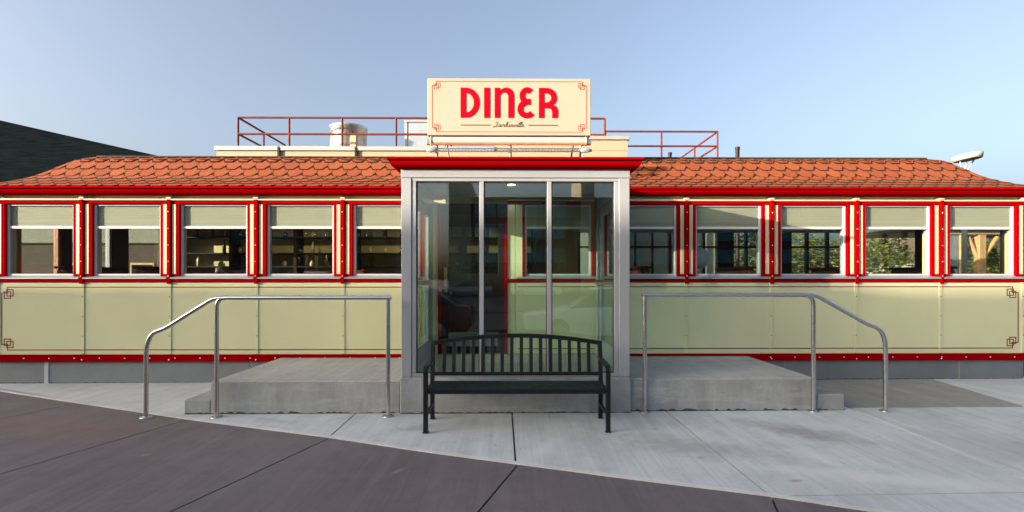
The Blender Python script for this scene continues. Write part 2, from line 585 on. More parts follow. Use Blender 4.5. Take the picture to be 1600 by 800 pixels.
def clip(poly, a, b, keep_left, off=0.0):
    """clip polygon by the line a->b; keep one side, moved by off away from the line"""
    dx, dy = b[0] - a[0], b[1] - a[1]
    L = math.hypot(dx, dy)
    nx, ny = -dy / L, dx / L
    if not keep_left: nx, ny = -nx, -ny
    d = [(p[0] - a[0]) * nx + (p[1] - a[1]) * ny - off for p in poly]
    out = []
    for i in range(len(poly)):
        j = (i + 1) % len(poly)
        if d[i] >= 0: out.append(poly[i])
        if (d[i] >= 0) != (d[j] >= 0):
            t = d[i] / (d[i] - d[j])
            out.append((poly[i][0] + (poly[j][0] - poly[i][0]) * t, poly[i][1] + (poly[j][1] - poly[i][1]) * t))
    return out


def gz(x):                       # the pavement climbs very slightly to the right
    return max(-0.02, min(0.05, 0.016 + 0.0028 * x))


# ------------------------------------------------------------------ ground
g = MB(); g.box(-900, 900, -700, 1500, -0.5, -0.25)
g.build('ground', M['earth'], kind='structure')
g = MB(); g.box(-140, 140, -13, -1.0, -0.249, -0.14)
road = g.build('road', M['asphalt'], kind='structure')
g = MB(); g.box(-140, 140, -36, -13.2, -0.249, -0.10)
g.build('parking_lot', M['asphalt'], kind='structure')
mk = MB()
for k in range(-16, 17):
    mk.box(k * 6.0, k * 6.0 + 3.0, -7.06, -6.94, -0.1395, -0.136)
mk.build('lane_marking', simple('road_paint', (0.7, 0.68, 0.6), 0.7), road)
g = MB(); g.cbox(-140, 140, -1.0, -0.82, -0.248, 0.0, 0.02)
g.build('kerb', M['pave_dark'], kind='structure')

CURVE = [(-8.9, 7.78), (-7.04, 6.94), (-5.40, 6.255), (-3.52, 5.49), (-2.43, 5.085), (-1.754, 4.835), (-0.727, 4.41),
         (0.005, 4.135), (0.973, 3.775), (1.824, 3.478), (2.255, 3.29), (3.3, 2.86), (5.5, 1.9), (8.2, 0.6), (11, -0.82)]
cv = [tuple(p)[:2] for p in smooth_path([(x, y, 0) for x, y in CURVE], 4)]


def offset_curve(c, d):
    out = []
    for i, p in enumerate(c):
        a = c[max(i - 1, 0)]; b = c[min(i + 1, len(c) - 1)]
        t = Vector((b[0] - a[0], b[1] - a[1])).normalized()
        out.append((p[0] - t.y * d, p[1] + t.x * d))
    return out


EDGE = 0.055
pv = MB(); pv.poly_prism([(-9.5, -0.8), (14, -0.8), (14, 12), (-9.5, 12)], -0.24, lambda x: gz(x) - 0.035)
pavement = pv.build('pavement', M['dark'], kind='structure')
light_poly = offset_curve(cv, EDGE + 0.004) + [(14, -0.8), (14, 7.60), (-8.6, 7.60)]
cells = []
XB = [(-1.775, -1.754), (0.007, 0.048), (1.779, 1.824), (3.976, 3.88), (6.06, 5.70), (8.3, 8.2), (10.5, 10.5)]
rest = light_poly
strips = []
for (xa, xb) in XB:
    a, b = (xb, 3.5), (xa, 5.72)
    strips.append(clip(rest, a, b, True, 0.0085))
    rest = clip(rest, a, b, False, 0.0085)
strips.append(rest)
for i, sgm in enumerate(strips):
    if i >= 3:
        pieces = []
        if i >= 4:
            A = ((1.8, 5.84), (14, 5.86))
            pieces.append(clip(sgm, *A, True, 0.0085))
            sgm = clip(sgm, *A, False, 0.0085)
        B = ((1.824, 3.487), (3.65, 3.521))
        pieces.append(clip(sgm, *B, True, 0.0085)); pieces.append(clip(sgm, *B, False, 0.0085))
    else:
        pieces = [sgm]
    for pc in pieces:
        if len(pc) >= 3: cells.append((i, pc))
for i, pc in cells:
    cxm = sum(p[0] for p in pc) / len(pc); cym = sum(p[1] for p in pc) / len(pc)
    b = MB(); b.poly_prism(pc, lambda x: gz(x) - 0.034, gz)
    damp = (i == 4 and cym > 5.9)
    o = b.build('concrete_slab', M['pave_dark'] if damp else M['pave'], pavement)
    if damp: o['label'] = 'darker grey slab beside the right landing'
# edging strip along the curve, in separate runs
e0 = offset_curve(cv, 0.004); e1 = offset_curve(cv, EDGE)
b = MB()
for k in range(len(cv) - 1):
    b._add([(*e0[k], gz(e0[k][0]) + 0.003), (*e0[k + 1], gz(e0[k + 1][0]) + 0.003), (*e1[k + 1], gz(e1[k + 1][0]) + 0.003), (*e1[k], gz(e1[k][0]) + 0.003),
            (*e0[k], -0.06), (*e0[k + 1], -0.06), (*e1[k + 1], -0.06), (*e1[k], -0.06)],
           [(0, 1, 2, 3), (0, 1, 5, 4), (3, 2, 6, 7)])
b.build('edging_strip', M['edging'], pavement)

fc = MB(); fc.poly_prism([(-30, -0.8), (-9.6, -0.8), (-9.6, 12), (-30, 12)], -0.24, -0.06)
forecourt = fc.build('forecourt', M['dark'], kind='structure')
dark_poly = list(reversed(offset_curve(cv, -0.004))) + [(-30, 7.78), (-30, -0.8)]
ux, uy = math.cos(R(71.8)), math.sin(R(71.8))
anchors = [(-24 + 1.95 * k, 5.9) for k in range(8)] + [(-7.50, 5.9), (-5.513, 5.9), (-3.79, 4.74), (-2.0, 4.08), (-0.08, 3.706), (1.787, 3.377), (3.7, 2.5), (5.8, 1.6), (8, 0.4)]
rest = dark_poly
dcells = []
for (ax, ay) in anchors:
    a, b_ = (ax, ay), (ax + ux, ay + uy)
    dcells.append(clip(rest, a, b_, True, 0.008)); rest = clip(rest, a, b_, False, 0.008)
dcells.append(rest)
for pc in dcells:
    if len(pc) < 3: continue
    b = MB(); b.poly_prism(pc, lambda x: gz(x) - 0.034, lambda x: gz(x) - 0.001)
    b.build('plum_slab', M['forecourt'], forecourt)

# ------------------------------------------------------------------ the diner
F = 7.43
PITCH = 1.275
X0 = 0.06
def seam(k): return X0 + PITCH * k
XL, XR = seam(-6), seam(6)
BACK = 10.9
FLOOR = 0.42
diner = thing('diner', (0, F, 0), 'long low cream and red diner with scalloped terracotta roof behind the railings', 'diner')
# carcass: inner walls, floor, ceiling
b = MB()
b.box(XL + .02, XR - .02, 7.47, 7.60, 0.0, 1.56)             # below the windows
b.box(XL + .02, XR - .02, 7.512, 7.60, 2.66, 2.86)            # above the windows
for k in range(-6, 7):
    if k == 0 : x0, x1 = -0.10, seam(0) + .125
    elif k == -1: x0, x1 = seam(-1) - .13, -1.04
    else: x0, x1 = max(XL + .02, seam(k) - .13), min(XR - .02, seam(k) + .13)
    b.box(x0, x1, 7.47, 7.60, 1.56, 2.66)
b.build('front_wall', M['interior_wall'], diner)
b = MB()
b.box(XL + .02, 1.45, BACK, BACK + .15, 0, 2.86)
b.box(1.45, XR - .02, BACK, BACK + .15, 0, 1.35)
b.box(1.45, XR - .02, BACK, BACK + .15, 2.56, 2.86)
b.build('back_wall', M['interior_wall'], diner)
b = MB()
b.box(XL + .02, XL + .16, 7.60, BACK, 0, 1.50); b.box(XL + .02, XL + .16, 7.60, BACK, 2.60, 2.86)
b.build('end_wall', M['cream'], diner)
b = MB()
b.box(XR - .16, XR - .02, 7.60, BACK, 0, 1.50); b.box(XR - .16, XR - .02, 7.60, BACK, 2.60, 2.86)
b.build('end_wall', M['cream'], diner)
b = MB(); b.box(XL + .16, XR - .16, 7.60, BACK, FLOOR - .1, FLOOR); b.build('floor', M['floor_in'], diner)
b = MB(); b.box(XL + .16, XR - .16, 7.60, BACK, 2.70, 2.80); b.build('ceiling', M['ceiling'], diner)
# rear and right end windows: dark mullions with panes
def rear_window(x0, x1):
    w = MB().cbox(x0, x0 + .05, BACK + .02, BACK + .12, 1.35, 2.56).build('rear_window', M['interior_dark'], diner)
    MB().cbox(x0 + .05, x1, BACK + .03, BACK + .1, 2.22, 2.26).build('mullion', M['interior_dark'], w)
    MB().box(x0 + .05, x1, BACK + .06, BACK + .066, 1.35, 2.56).build('pane', M['pane'], w)
RB = [1.46, 1.93, 2.31, 2.69, 3.07, 3.45, 3.83, 4.21, 4.52, None, 4.84, 5.15, 5.50, 5.86, None, 6.12, 6.50, 6.95, 7.52]
for a_, c_ in zip(RB[:-1], RB[1:]):
    if a_ is not None and c_ is not None: rear_window(a_, c_ - .002)
for a_, c_ in ((4.52, 4.84), (5.86, 6.12)):
    MB().box(a_, c_ - .002, BACK - .02, BACK + .13, 1.36, 2.559).build('rear_post', M['interior_dark'], diner)
def end_window(xc, y0, y1, mat):
    w = MB().cbox(xc - .04, xc + .04, y0, y0 + .06, 1.50, 2.60).build('end_window', mat, diner)
    MB().cbox(xc - .04, xc + .04, y1 - .06, y1, 1.50, 2.60).build('mullion', mat, w)
    MB().box(xc - .003, xc + .003, y0 + .06, y1 - .06, 1.50, 2.60).build('pane', M['pane'], w)
end_window(XR - .09, 7.62, 9.05, M['interior_dark']); end_window(XR - .09, 9.25, 10.8, M['interior_dark'])
MB().box(XR - .17, XR - .03, 9.05, 9.25, 1.50, 2.60).build('end_post', M['interior_dark'], diner)
end_window(XL + .09, 7.62, 8.35, M['wood']); end_window(XL + .09, 8.50, 9.4, M['white_metal']); end_window(XL + .09, 9.75, 10.8, M['interior_dark'])  # left end windows added: the view through them imitates reflections in the front panes
MB().box(XL + .02, XL + .17, 9.4, 9.75, 1.50, 2.60).build('end_post', M['interior_dark'], diner)
MB().box(XL + .02, XL + .17, 8.35, 8.50, 1.50, 2.60).build('end_post', M['interior_dark'], diner)

# lower panels with border stripes
for k in range(-6, 6):
    if k == -1: continue
    x0, x1 = seam(k) + .004, seam(k + 1) - .004
    MB().cbox(x0, x1, 7.425, 7.472, 0.425, 1.50, 0.004).build('lower_panel', M['cream'], diner)
MB().cbox(-0.10, 0.056, 7.425, 7.472, 0.425, 2.66, 0.004).build('wall_panel', M['cream'], diner)
MB().cbox(seam(-1) + .004, -1.090, 7.425, 7.472, 0.425, 2.66, 0.004).build('wall_panel', M['cream'], diner)
bat = MB().cbox(-.030, .022, 7.413, 7.4248, 0.435, 1.49, 0.003)
bat_me = bat.mesh('panel_batten', M['cream'])
sc = MB()
for z in (0.70, 0.99, 1.28): sc.lathe([(0.0001, -.006), (.007, -.004), (.009, 0)], -.004, 7.4128, z, 8, 'y')
sc_me = sc.mesh('screw', M['screw'])
for k in range(-6, 7):
    if k in (-1, 0): continue
    xb = seam(k) + (0.035 if k == -6 else -0.03 if k == 6 else 0)
    o = link('panel_batten', bat_me, diner, (xb, 0, 0)); link('screw', sc_me, o, (xb, 0, 0), kind='stuff')


def border(b, x0, x1, z0, z1, y, s, w, left=True, right=True):
    """thin frame with two interlocked squares at its corners; s is the corner size, y the surface, facing -Y"""
    def hz(xa, xb, z): b.box(min(xa, xb) - w / 2, max(xa, xb) + w / 2, y - .0022, y + .0005, z - w / 2, z + w / 2)
    def vt(x, za, zb): b.box(x - w / 2, x + w / 2, y - .0014, y + .0006, min(za, zb), max(za, zb))
    hz(x0 + (s if left else 0), x1 - (s if right else 0), z1); hz(x0 + (s if left else 0), x1 - (s if right else 0), z0)
    for (on, cx, sx) in ((left, x0, 1), (right, x1, -1)):
        if not on: continue
        vt(cx, z0 + s, z1 - s)
        for (cz, sz) in ((z0, 1), (z1, -1)):
            hz(cx, cx + sx * s * 1.05, cz + sz * s)
            vt(cx + sx * s, cz, cz + sz * s * 1.05)
            for (ox, oz) in ((.42, .80), (.86, .42)):
                xa, xb = cx + sx * s * ox, cx + sx * s * (ox + 1.1)
                za, zb = cz + sz * s * oz, cz + sz * s * (oz + 1.1)
                hz(xa, xb, za); hz(xa, xb, zb); vt(xa, za, zb); vt(xb, za, zb)


b = MB()
border(b, XL + .085, -1.30, 0.495, 1.42, 7.4248, 0.085, 0.0135, True, False)
b.build('border_stripe', M['line'], diner)
b = MB()
border(b, 1.40, XR - .10, 0.505, 1.425, 7.4248, 0.085, 0.0135, False, True)
b.build('border_stripe', M['line'], diner)
b = MB()
for z in (.505, 1.425): b.box(0.10, 1.24, 7.4226, 7.4255, z - .006, z + .006)
b.build('border_stripe', M['line'], diner)
# the stripe carries on across the proud battens
b = MB()
for k in range(-5, 6):
    if k in (-1, 0, 1): continue
    for z in ((.495, 1.42) if k < 0 else (.505, 1.425)): b.box(seam(k) - .031, seam(k) + .023, 7.4110, 7.4127, z - .006, z + .006)
b.build('border_stripe', M['line'], diner)

# belt rail, base rail, skirting
def runs(fn):
    fn(XL - .02, -1.26); fn(1.36, XR + .02)
runs(lambda a, c: MB().cbox(a, c, 7.402, 7.470, 1.492, 1.545, 0.006).build('belt_rail', M['red'], diner))
MB().cbox(-.06, 1.234, 7.402, 7.470, 1.492, 1.545, 0.006).build('belt_rail', M['red'], diner)
runs(lambda a, c: MB().cbox(a, c, 7.404, 7.472, 0.322, 0.428, 0.006).build('base_rail', M['red'], diner))
MB().cbox(-1.08, 1.234, 7.404, 7.472, 0.40, 0.428, 0.004).build('base_rail', M['red'], diner)
rv = MB()
x = XL + .06
while x < XR:
    if not (-1.5 < x < 1.5):
        rv.lathe([(0.0001, -.008), (.008, -.006), (.010, 0)], x, 7.4045, 0.375, 8, 'y')
    x += .3675
for k in range(-5, 6):
    if k in (-1, 0, 1): continue
    rv.lathe([(0.0001, -.008), (.008, -.006), (.010, 0)], seam(k) - .004, 7.4045, 0.352, 8, 'y')
rv.build('rivet', M['rivet'], diner, kind='stuff')
for xa, xb in ((XL - .02, -6.90), (-6.86, -3.9), (-3.895, -1.26), (1.36, 4.1), (4.105, 6.75), (6.76, XR + .02)):
    MB().cbox(xa, xb, 7.462, 7.50, -.05, 0.323, 0.004).build('skirting_panel', M['skirting'], diner)
MB().cbox(-6.915, -6.85, 7.454, 7.462, -.05, 0.32, 0.003).build('skirting_strip', M['frame_metal'], diner)

# window posts
def window_post(k, xa=-.14, xb=.14, strips=True):
    x = seam(k)
    p = MB().cbox(x + xa, x + xb, 7.414, 7.47, 1.580, 2.648, 0.004).build('window_post', M['red'], diner)
    for s in (-1, 1):
        if (s < 0 and xa > -.1) or (s > 0 and xb < .1): continue
        MB().cbox(x + s * .0665 - .026, x + s * .0665 + .026, 7.4085, 7.4139, 1.615, 2.643, 0.003).build('cream_strip', M['cream_trim'], p)
    bar = MB().cbox(x - .030, x + .026, 7.384, 7.4084, 1.470, 2.712, 0.006).build('trim_bar', M['red'], p)
    r = MB()
    for z in (1.585, 1.80, 2.04, 2.285, 2.53): r.lathe([(0.0001, -.008), (.0065, -.006), (.0085, 0)], x - .002, 7.3842, z, 8, 'y')
    r.build('rivet', M['rivet'], bar, kind='stuff')
    MB().cbox(x - .038, x + .034, 7.386, 7.484, 2.7245, 2.748, 0.004).build('post_cap', M['cream_trim'], p)
for k in range(-6, 7):
    if k == 0 or k == -1 or k == 1: continue
    window_post(k, -.14 if k > -6 else -.06, .14 if k < 6 else .06)
x = seam(-1)
MB().cbox(x - .14, x - .05, 7.414, 7.47, 1.58, 2.648, .004).build('window_post', M['red'], diner)
x = seam(1)
MB().cbox(x + .03, x + .14, 7.414, 7.47, 1.58, 2.648, .004).build('window_post', M['red'], diner)
MB().cbox(x - .14, x - .10, 7.414, 7.47, 1.58, 2.648, .004).build('window_post', M['red'], diner)
MB().cbox(seam(0) + .105, seam(0) + .14, 7.414, 7.47, 1.55, 2.648, .004).build('window_post', M['red'], diner)
MB().cbox(seam(0) + .002, seam(0) + .105, 7.425, 7.472, 1.55, 2.66, .004).build('wall_panel', M['cream'], diner)
for xa, xb in ((XL, -1.26), (1.36, XR), (-.055, 1.234)):
    MB().cbox(xa, xb, 7.4105, 7.484, 2.6485, 2.697, 0.005).build('header_rail', M['red'], diner)
    MB().cbox(xa, xb, 7.392, 7.484, 2.6985, 2.724, 0.006).build('header_ledge', M['cream_trim'], diner)
for k in range(-6, 6):
    if k in (-1, 0): continue
    MB().cbox(seam(k) + .003, seam(k + 1) - .003, 7.485, 7.511, 2.690, 2.86, 0.003).build('frieze_panel', M['cream'], diner)

# windows
BL = {-6: 2.322, -5: 2.320, -4: 2.318, -3: 2.322, -2: 2.320, 0: 2.315, 1: 2.322, 2: 2.320, 3: 2.322, 4: 2.325, 5: 2.322}
wproto = None
for k in range(-6, 6):
    if k == -1: continue
    w0, w1 = seam(k) + .141, seam(k + 1) - .141
    if wproto is None:
        ox = seam(k)
        w = MB()
        w.cbox(w0, w0 + .03, 7.448, 7.53, 1.590, 2.648, .003)
        w.cbox(w1 - .03, w1, 7.448, 7.53, 1.590, 2.648, .003)
        w.cbox(w0 + .03, w1 - .03, 7.450, 7.53, 2.625, 2.648, .003)
        w.cbox(w0 + .03, w1 - .03, 7.450, 7.53, 1.590, 1.618, .003)
        root = w.build('window', M['frame_metal'], diner)
        MB().cbox(w0 + .031, w1 - .031, 7.452, 7.498, 2.288, 2.325, .004).build('meeting_rail', M['bright_metal'], root)
        MB().box(w0 + .03, w1 - .03, 7.470, 7.475, 1.618, 2.288).build('pane', M['pane'], root)
        MB().box(w0 + .03, w1 - .03, 7.464, 7.469, 2.325, 2.625).build('pane', M['pane'], root)
        MB().box(w0 + .032, w1 - .032, 7.480, 7.484, 2.316, 2.624).build('blind', M['blind'], root)
        MB().prof_x([(7.375, 1.545), (7.375, 1.558), (7.448, 1.589), (7.53, 1.589), (7.53, 1.546)], seam(k) + .0275, seam(k + 1) - .0315).build('sill', M['sill_metal'], root)
        wproto = root
    else:
        c = copy_tree(wproto, parent=diner)
        c.location.x = wproto.location.x + PITCH * (k + 6)

def ceiling_lamp(x, y, watts, size):
    f = MB().lathe([(.0001, 0), (size * .85, 0), (size, .012), (size, .03), (.0001, .03)], x, y, 2.668, 20).build('ceiling_lamp', M['white_metal'], diner)
    MB().lathe([(.0001, -.004), (size * .8, -.002)], x, y, 2.667, 20).build('bulb', M['glow'], f)
    l = bpy.data.lights.new('lamp_light', 'AREA'); l.shape = 'DISK'; l.size = size * 1.6; l.energy = watts; l.color = (1, .78, .48)
    lo = bpy.data.objects.new('lamp_light', l); COL.objects.link(lo); lo.parent = f; lo.location = (x, y, 2.655)
for xx in (-4.4, -2.4): ceiling_lamp(xx, 9.9, 2.6, .12)
ceiling_lamp(-.3, 9.9, 3, .12)
# doorway inside the vestibule
MB().cbox(-1.089, -1.038, 7.40, 7.50, FLOOR + .01, 2.50, .005).build('door_jamb', M['red'], diner)
MB().cbox(-.105, -.056, 7.40, 7.50, FLOOR + .01, 2.50, .005).build('door_jamb', M['red'], diner)
MB().cbox(-1.089, -.056, 7.41, 7.50, 2.501, 2.66, .005).build('door_header', M['interior_dark'], diner)
door = MB().cbox(-1.037, -.94, 7.44, 7.49, FLOOR + .02, 2.50, .004).cbox(-.20, -.106, 7.44, 7.49, FLOOR + .02, 2.50, .004) \
    .cbox(-.94, -.20, 7.44, 7.49, 2.32, 2.50, .004).cbox(-.94, -.20, 7.44, 7.49, FLOOR + .02, FLOOR + .12, .004).build('door', M['interior_dark'], diner)
MB().box(-.94, -.20, 7.462, 7.468, 1.62, 2.32).build('pane', M['pane'], door)
MB().cbox(-.94, -.20, 7.447, 7.486, FLOOR + .12, 1.62, .004).build('lower_door_panel', M['interior_dark'], door)
MB().cbox(-.88, -.26, 7.441, 7.4469, FLOOR + .42, 1.50, .003).build('raised_field', M['interior_dark'], door)
MB().cbox(-.94, -.20, 7.435, 7.4395, FLOOR + .12, FLOOR + .33, .002).build('kick_plate', M['steel'], door)
MB().cbox(-1.005, -.955, 7.43, 7.4395, 1.34, 1.72, .003).build('push_plate', M['brass'], door)

# gutter (front) with lip and joint collars
GP = [(7.292, 2.892), (7.292, 2.864), (7.345, 2.861), (7.345, 2.848), (7.304, 2.845), (7.314, 2.822), (7.340, 2.794), (7.365, 2.782), (7.510, 2.782), (7.510, 2.80), (7.372, 2.80), (7.33, 2.85), (7.33, 2.876), (7.315, 2.888)]
for xa, xb in ((XL - .13, -4.42), (-4.415, -1.40), (1.50, 5.58), (5.585, XR + .13)):
    MB().prof_x(GP, xa, xb).build('gutter', M['red'], diner)
for sx, xx in ((-1, XL - .13), (1, XR + .13)):
    b = MB()
    o0, o1 = sorted((xx, xx - sx * .12))
    b.cbox(o0, o1, 7.304, BACK + .1, 2.79, 2.887, .01); b.build('gutter', M['red'], diner)

# ---------------------------------------------------------------- roof: flared eave, steep middle, flat top; hipped ends
PROF = [(0, 2.885), (.14, 2.955), (.28, 3.03), (.40, 3.11), (.55, 3.255), (.70, 3.415), (.80, 3.49), (1.0, 3.56), (1.3, 3.60)]
EY, EXL, EXR, EB = 7.335, XL - .11, XR + .11, BACK + .35
arc = [0.0]
for i in range(1, len(PROF)):
    arc.append(arc[-1] + math.hypot(PROF[i][0] - PROF[i - 1][0], PROF[i][1] - PROF[i - 1][1]))
def prof_at(s):
    s = max(0, min(arc[-1] - 1e-6, s))
    for i in range(len(arc) - 1):
        if s <= arc[i + 1]:
            t = (s - arc[i]) / (arc[i + 1] - arc[i])
            d = PROF[i][0] + (PROF[i + 1][0] - PROF[i][0]) * t
            z = PROF[i][1] + (PROF[i + 1][1] - PROF[i][1]) * t
            tx, tz = PROF[i + 1][0] - PROF[i][0], PROF[i + 1][1] - PROF[i][1]
            L = math.hypot(tx, tz)
            return d, z, (-tz / L, tx / L)
b = MB()
rings = [[(EXL + d, EY + d, z), (EXR - d, EY + d, z), (EXR - d, EB - d, z), (EXL + d, EB - d, z)] for d, z in PROF]
vs = [p for r in rings for p in r]; fs = []
for i in range(len(rings) - 1):
    for k in range(4): fs.append((i * 4 + k, i * 4 + (k + 1) % 4, i * 4 + 4 + (k + 1) % 4, i * 4 + 4 + k))
fs.append(tuple(range(len(vs) - 4, len(vs)))); fs.append((3, 2, 1, 0))
b._add(vs, fs)
roof = b.build('roof', M['roof_dark'], diner)
ROWS = [0.0, .12, .235, .35, .46, .665, .87, 1.05, 1.20]
SW = .228
stuff = MB()
count = 0
big = []
for ri, s0 in enumerate(ROWS[:-1]):
    s1 = ROWS[ri + 1] + .05
    ex = ROWS[ri + 1] - s0
    cl = .060 if ri >= 3 else .050
    ch = ex * .52
    n = int((EXR - EXL) / SW) + 2
    for side in ('front', 'left', 'right'):
        L0, L1 = (EXL, EXR) if side == 'front' else (EY, EB)
        nn = int((L1 - L0) / SW) + 2
        for j in range(nn):
            u = L0 + (j + (.5 if ri % 2 else 0.0)) * SW
            g0 = .004
            jit = random.uniform(-.004, .004)
            lift = random.uniform(0, .004)
            shape = [(-SW / 2 + g0, s1, .002), (SW / 2 - g0, s1, .002), (SW / 2 - g0, s0 + ch, .008), (SW / 2 - cl, s0 + jit, .012 + lift), (-SW / 2 + cl, s0 + jit, .012 + lift), (-SW / 2 + g0, s0 + ch, .008)]
            top = []; bot = []
            dC = prof_at(s0 + ex * .5)[0]
            if not (L0 + dC - SW * .3 < u < L1 - dC + SW * .3): continue
            ok = True
            for (a, s, h) in shape:
                d, z, nrm = prof_at(s)
                t = 1.0
                uu = max(L0 + d, min(L1 - d, u + a))
                for lst, hh in ((top, h + .010), (bot, h - .016)):
                    dd = d + nrm[0] * hh; zz = z + nrm[1] * hh
                    if side == 'front': lst.append((uu, EY + dd, zz))
                    elif side == 'left': lst.append((EXL + dd, uu, zz))
                    else: lst.append((EXR - dd, uu, zz))
            fs_top = [(0, 1, 2, 3, 4, 5)]
            fs_edge = [(k, (k + 1) % 6, 6 + (k + 1) % 6, 6 + k) for k in range(6)]
            indiv = side == 'front' and ri >= 3 and not (-1.45 < u < 1.55) and count < 300
            tgt = MB() if indiv else stuff
            tgt.cur = 0; tgt._add(top, fs_top)
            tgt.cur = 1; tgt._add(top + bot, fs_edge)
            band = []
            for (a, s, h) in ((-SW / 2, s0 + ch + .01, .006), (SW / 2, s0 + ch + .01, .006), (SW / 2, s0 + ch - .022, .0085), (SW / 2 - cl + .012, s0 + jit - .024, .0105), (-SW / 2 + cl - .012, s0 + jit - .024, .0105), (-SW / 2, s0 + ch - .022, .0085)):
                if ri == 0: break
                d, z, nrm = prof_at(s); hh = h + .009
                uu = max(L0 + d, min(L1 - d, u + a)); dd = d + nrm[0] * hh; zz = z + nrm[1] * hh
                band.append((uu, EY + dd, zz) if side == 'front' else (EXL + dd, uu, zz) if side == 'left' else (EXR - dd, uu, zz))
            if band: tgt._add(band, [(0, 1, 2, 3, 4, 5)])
            if indiv:
                count += 1
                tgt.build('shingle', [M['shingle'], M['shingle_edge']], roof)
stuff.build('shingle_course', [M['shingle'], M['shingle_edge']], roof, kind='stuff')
dR, zR, _ = prof_at(1.12)
MB().cbox(EXL + dR, EXR - dR, EY + dR + .0, EY + dR + .10, zR + .005, zR + .035, .006).build('ridge_flashing', M['roof_dark'], roof)

# ------------------------------------------------------------------ entrance vestibule
VF, VL, VR = 5.70, -1.254, 1.355
vest = thing('entrance_vestibule', (0.05, VF, 0), 'glass entrance vestibule with white metal frame and red cornice behind the bench', 'vestibule')
MB().cbox(VL - .012, VR + .012, VF - .022, 7.40, -.05, FLOOR + .002, .012).build('plinth', M['cast'], vest)
zt, zb = 2.668, 0.462
# corner posts, fascia, frames
MB().cbox(VL, VL + .115, VF, VF + .115, FLOOR + .003, 2.697, .006).build('corner_post', M['white_metal'], vest)
MB().cbox(VR - .125, VR, VF, VF + .115, FLOOR + .003, 2.697, .006).build('corner_post', M['white_metal'], vest)
MB().cbox(VL - .004, VR + .004, VF - .004, VF + .12, 2.6985, 2.80, .006).build('fascia', M['white_metal'], vest)
MB().cbox(VL - .003, VL + .11, VF + .1205, 7.38, 2.6985, 2.80, .006).build('fascia', M['white_metal'], vest)
MB().cbox(VR - .11, VR + .003, VF + .1205, 7.38, 2.6985, 2.80, .006).build('fascia', M['white_metal'], vest)
fx0, fx1 = VL + .116, VR - .126
mull = [(fx0, fx0 + .05), (-.365, -.314), (.409, .461), (fx1 - .05, fx1)]
for a, c in mull:
    MB().cbox(a, c, VF + .012, VF + .085, FLOOR + .045, 2.66, .004).build('mullion', M['white_metal'], vest)
MB().cbox(fx0, fx1, VF + .010, VF + .087, 2.6605, 2.698, .004).build('head_frame', M['white_metal'], vest)
MB().cbox(fx0, fx1, VF + .010, VF + .087, FLOOR + .004, FLOOR + .044, .004).build('sill_frame', M['white_metal'], vest)
for i in range(3):
    a, c = mull[i][1], mull[i + 1][0]
    p = MB().box(a + .001, c - .001, VF + .045, VF + .053, FLOOR + .044, 2.6605).build('glass_panel', M['vest_glass'], vest)
    MB().box(a, c, VF + .030, VF + .0445, FLOOR + .0445, FLOOR + .056).box(a, a + .010, VF + .031, VF + .0447, FLOOR + .056, 2.648).box(c - .010, c, VF + .031, VF + .0447, FLOOR + .056, 2.648).box(a, c, VF + .030, VF + .0445, 2.648, 2.660).build('gasket', M['dark'], p)
# side walls: glazed doors
for sx, xo in ((1, VL), (-1, VR)):
    def X(a, c):
        return sorted((xo + sx * a, xo + sx * c))
    a, c = X(.005, .095)
    MB().cbox(a, c, 7.29, 7.395, FLOOR + .003, 2.698, .004).build('wall_post', M['white_metal'], vest)
    MB().cbox(a, c, VF + .116, VF + .26, FLOOR + .003, 2.698, .004).build('door_frame', M['white_metal'], vest)
    MB().cbox(a, c, VF + .26, 7.29, 2.56, 2.698, .004).build('door_frame', M['white_metal'], vest)
    a, c = X(.02, .065)
    y0, y1 = VF + .262, 7.288
    d = MB().cbox(a, c, y0, y0 + .10, FLOOR + .01, 2.558, .004).cbox(a, c, y1 - .10, y1, FLOOR + .01, 2.558, .004) \
        .cbox(a, c, y0 + .10, y1 - .10, 2.44, 2.558, .004).cbox(a, c, y0 + .10, y1 - .10, FLOOR + .01, FLOOR + .24, .004) \
        .build('side_door', M['white_metal'], vest)
    a, c = X(.040, .046)
    MB().box(a, c, y0 + .10, y1 - .10, FLOOR + .24, 2.44).build('pane', M['vest_glass'], d)
    a, c = X(.075, .115)
    MB().cbox(a, c, y0 + .03, y1 - .03, 1.46, 1.53, .008).build('push_bar', M['steel'], d)
    a, c = X(.066, .08)
    MB().cbox(a, c, y0 + .02, y0 + .09, 1.40, 1.60, .004).build('latch_plate', M['brass'], d)
# cornice with mitred ogee, flat roof
CP = [(0.0, 2.7905), (.03, 2.795), (.07, 2.806), (.092, 2.820), (.104, 2.842), (.108, 2.866), (.082, 2.868), (.082, 2.877), (.128, 2.879), (.132, 2.884), (.132, 2.902), (.126, 2.906), (.0, 2.906)]
vs = []; fs = []
for d, z in CP:
    vs += [(VL - .003 - d, 7.60, z), (VL - .003 - d, VF - .003 - d, z), (VR + .003 + d, VF - .003 - d, z), (VR + .003 + d, 7.60, z)]
for i in range(len(CP) - 1):
    for k in range(3): fs.append((i * 4 + k, i * 4 + k + 1, i * 4 + 5 + k, i * 4 + 4 + k))
MB()._add(vs, fs).build('cornice', M['red'], vest)
MB().box(VL + .0, VR - .0, VF + .002, 8.05, 2.8005, 2.8985).build('roof', M['frame_metal'], vest)
b = MB(); b.lathe([(0.0001, 0), (.055, 0), (.06, .004), (.075, .004), (.08, .02)], 0.0, 6.55, 2.778, 20)
dl = b.build('downlight', M['white_metal'], vest)
MB().lathe([(0.0001, 0), (.05, 0.001)], 0.0, 6.55, 2.776, 20).build('bulb', M['glow'], dl)
la = bpy.data.lights.new('lamp_light', 'AREA'); la.shape = 'DISK'; la.size = .1; la.energy = 2; la.color = (1, .82, .55)
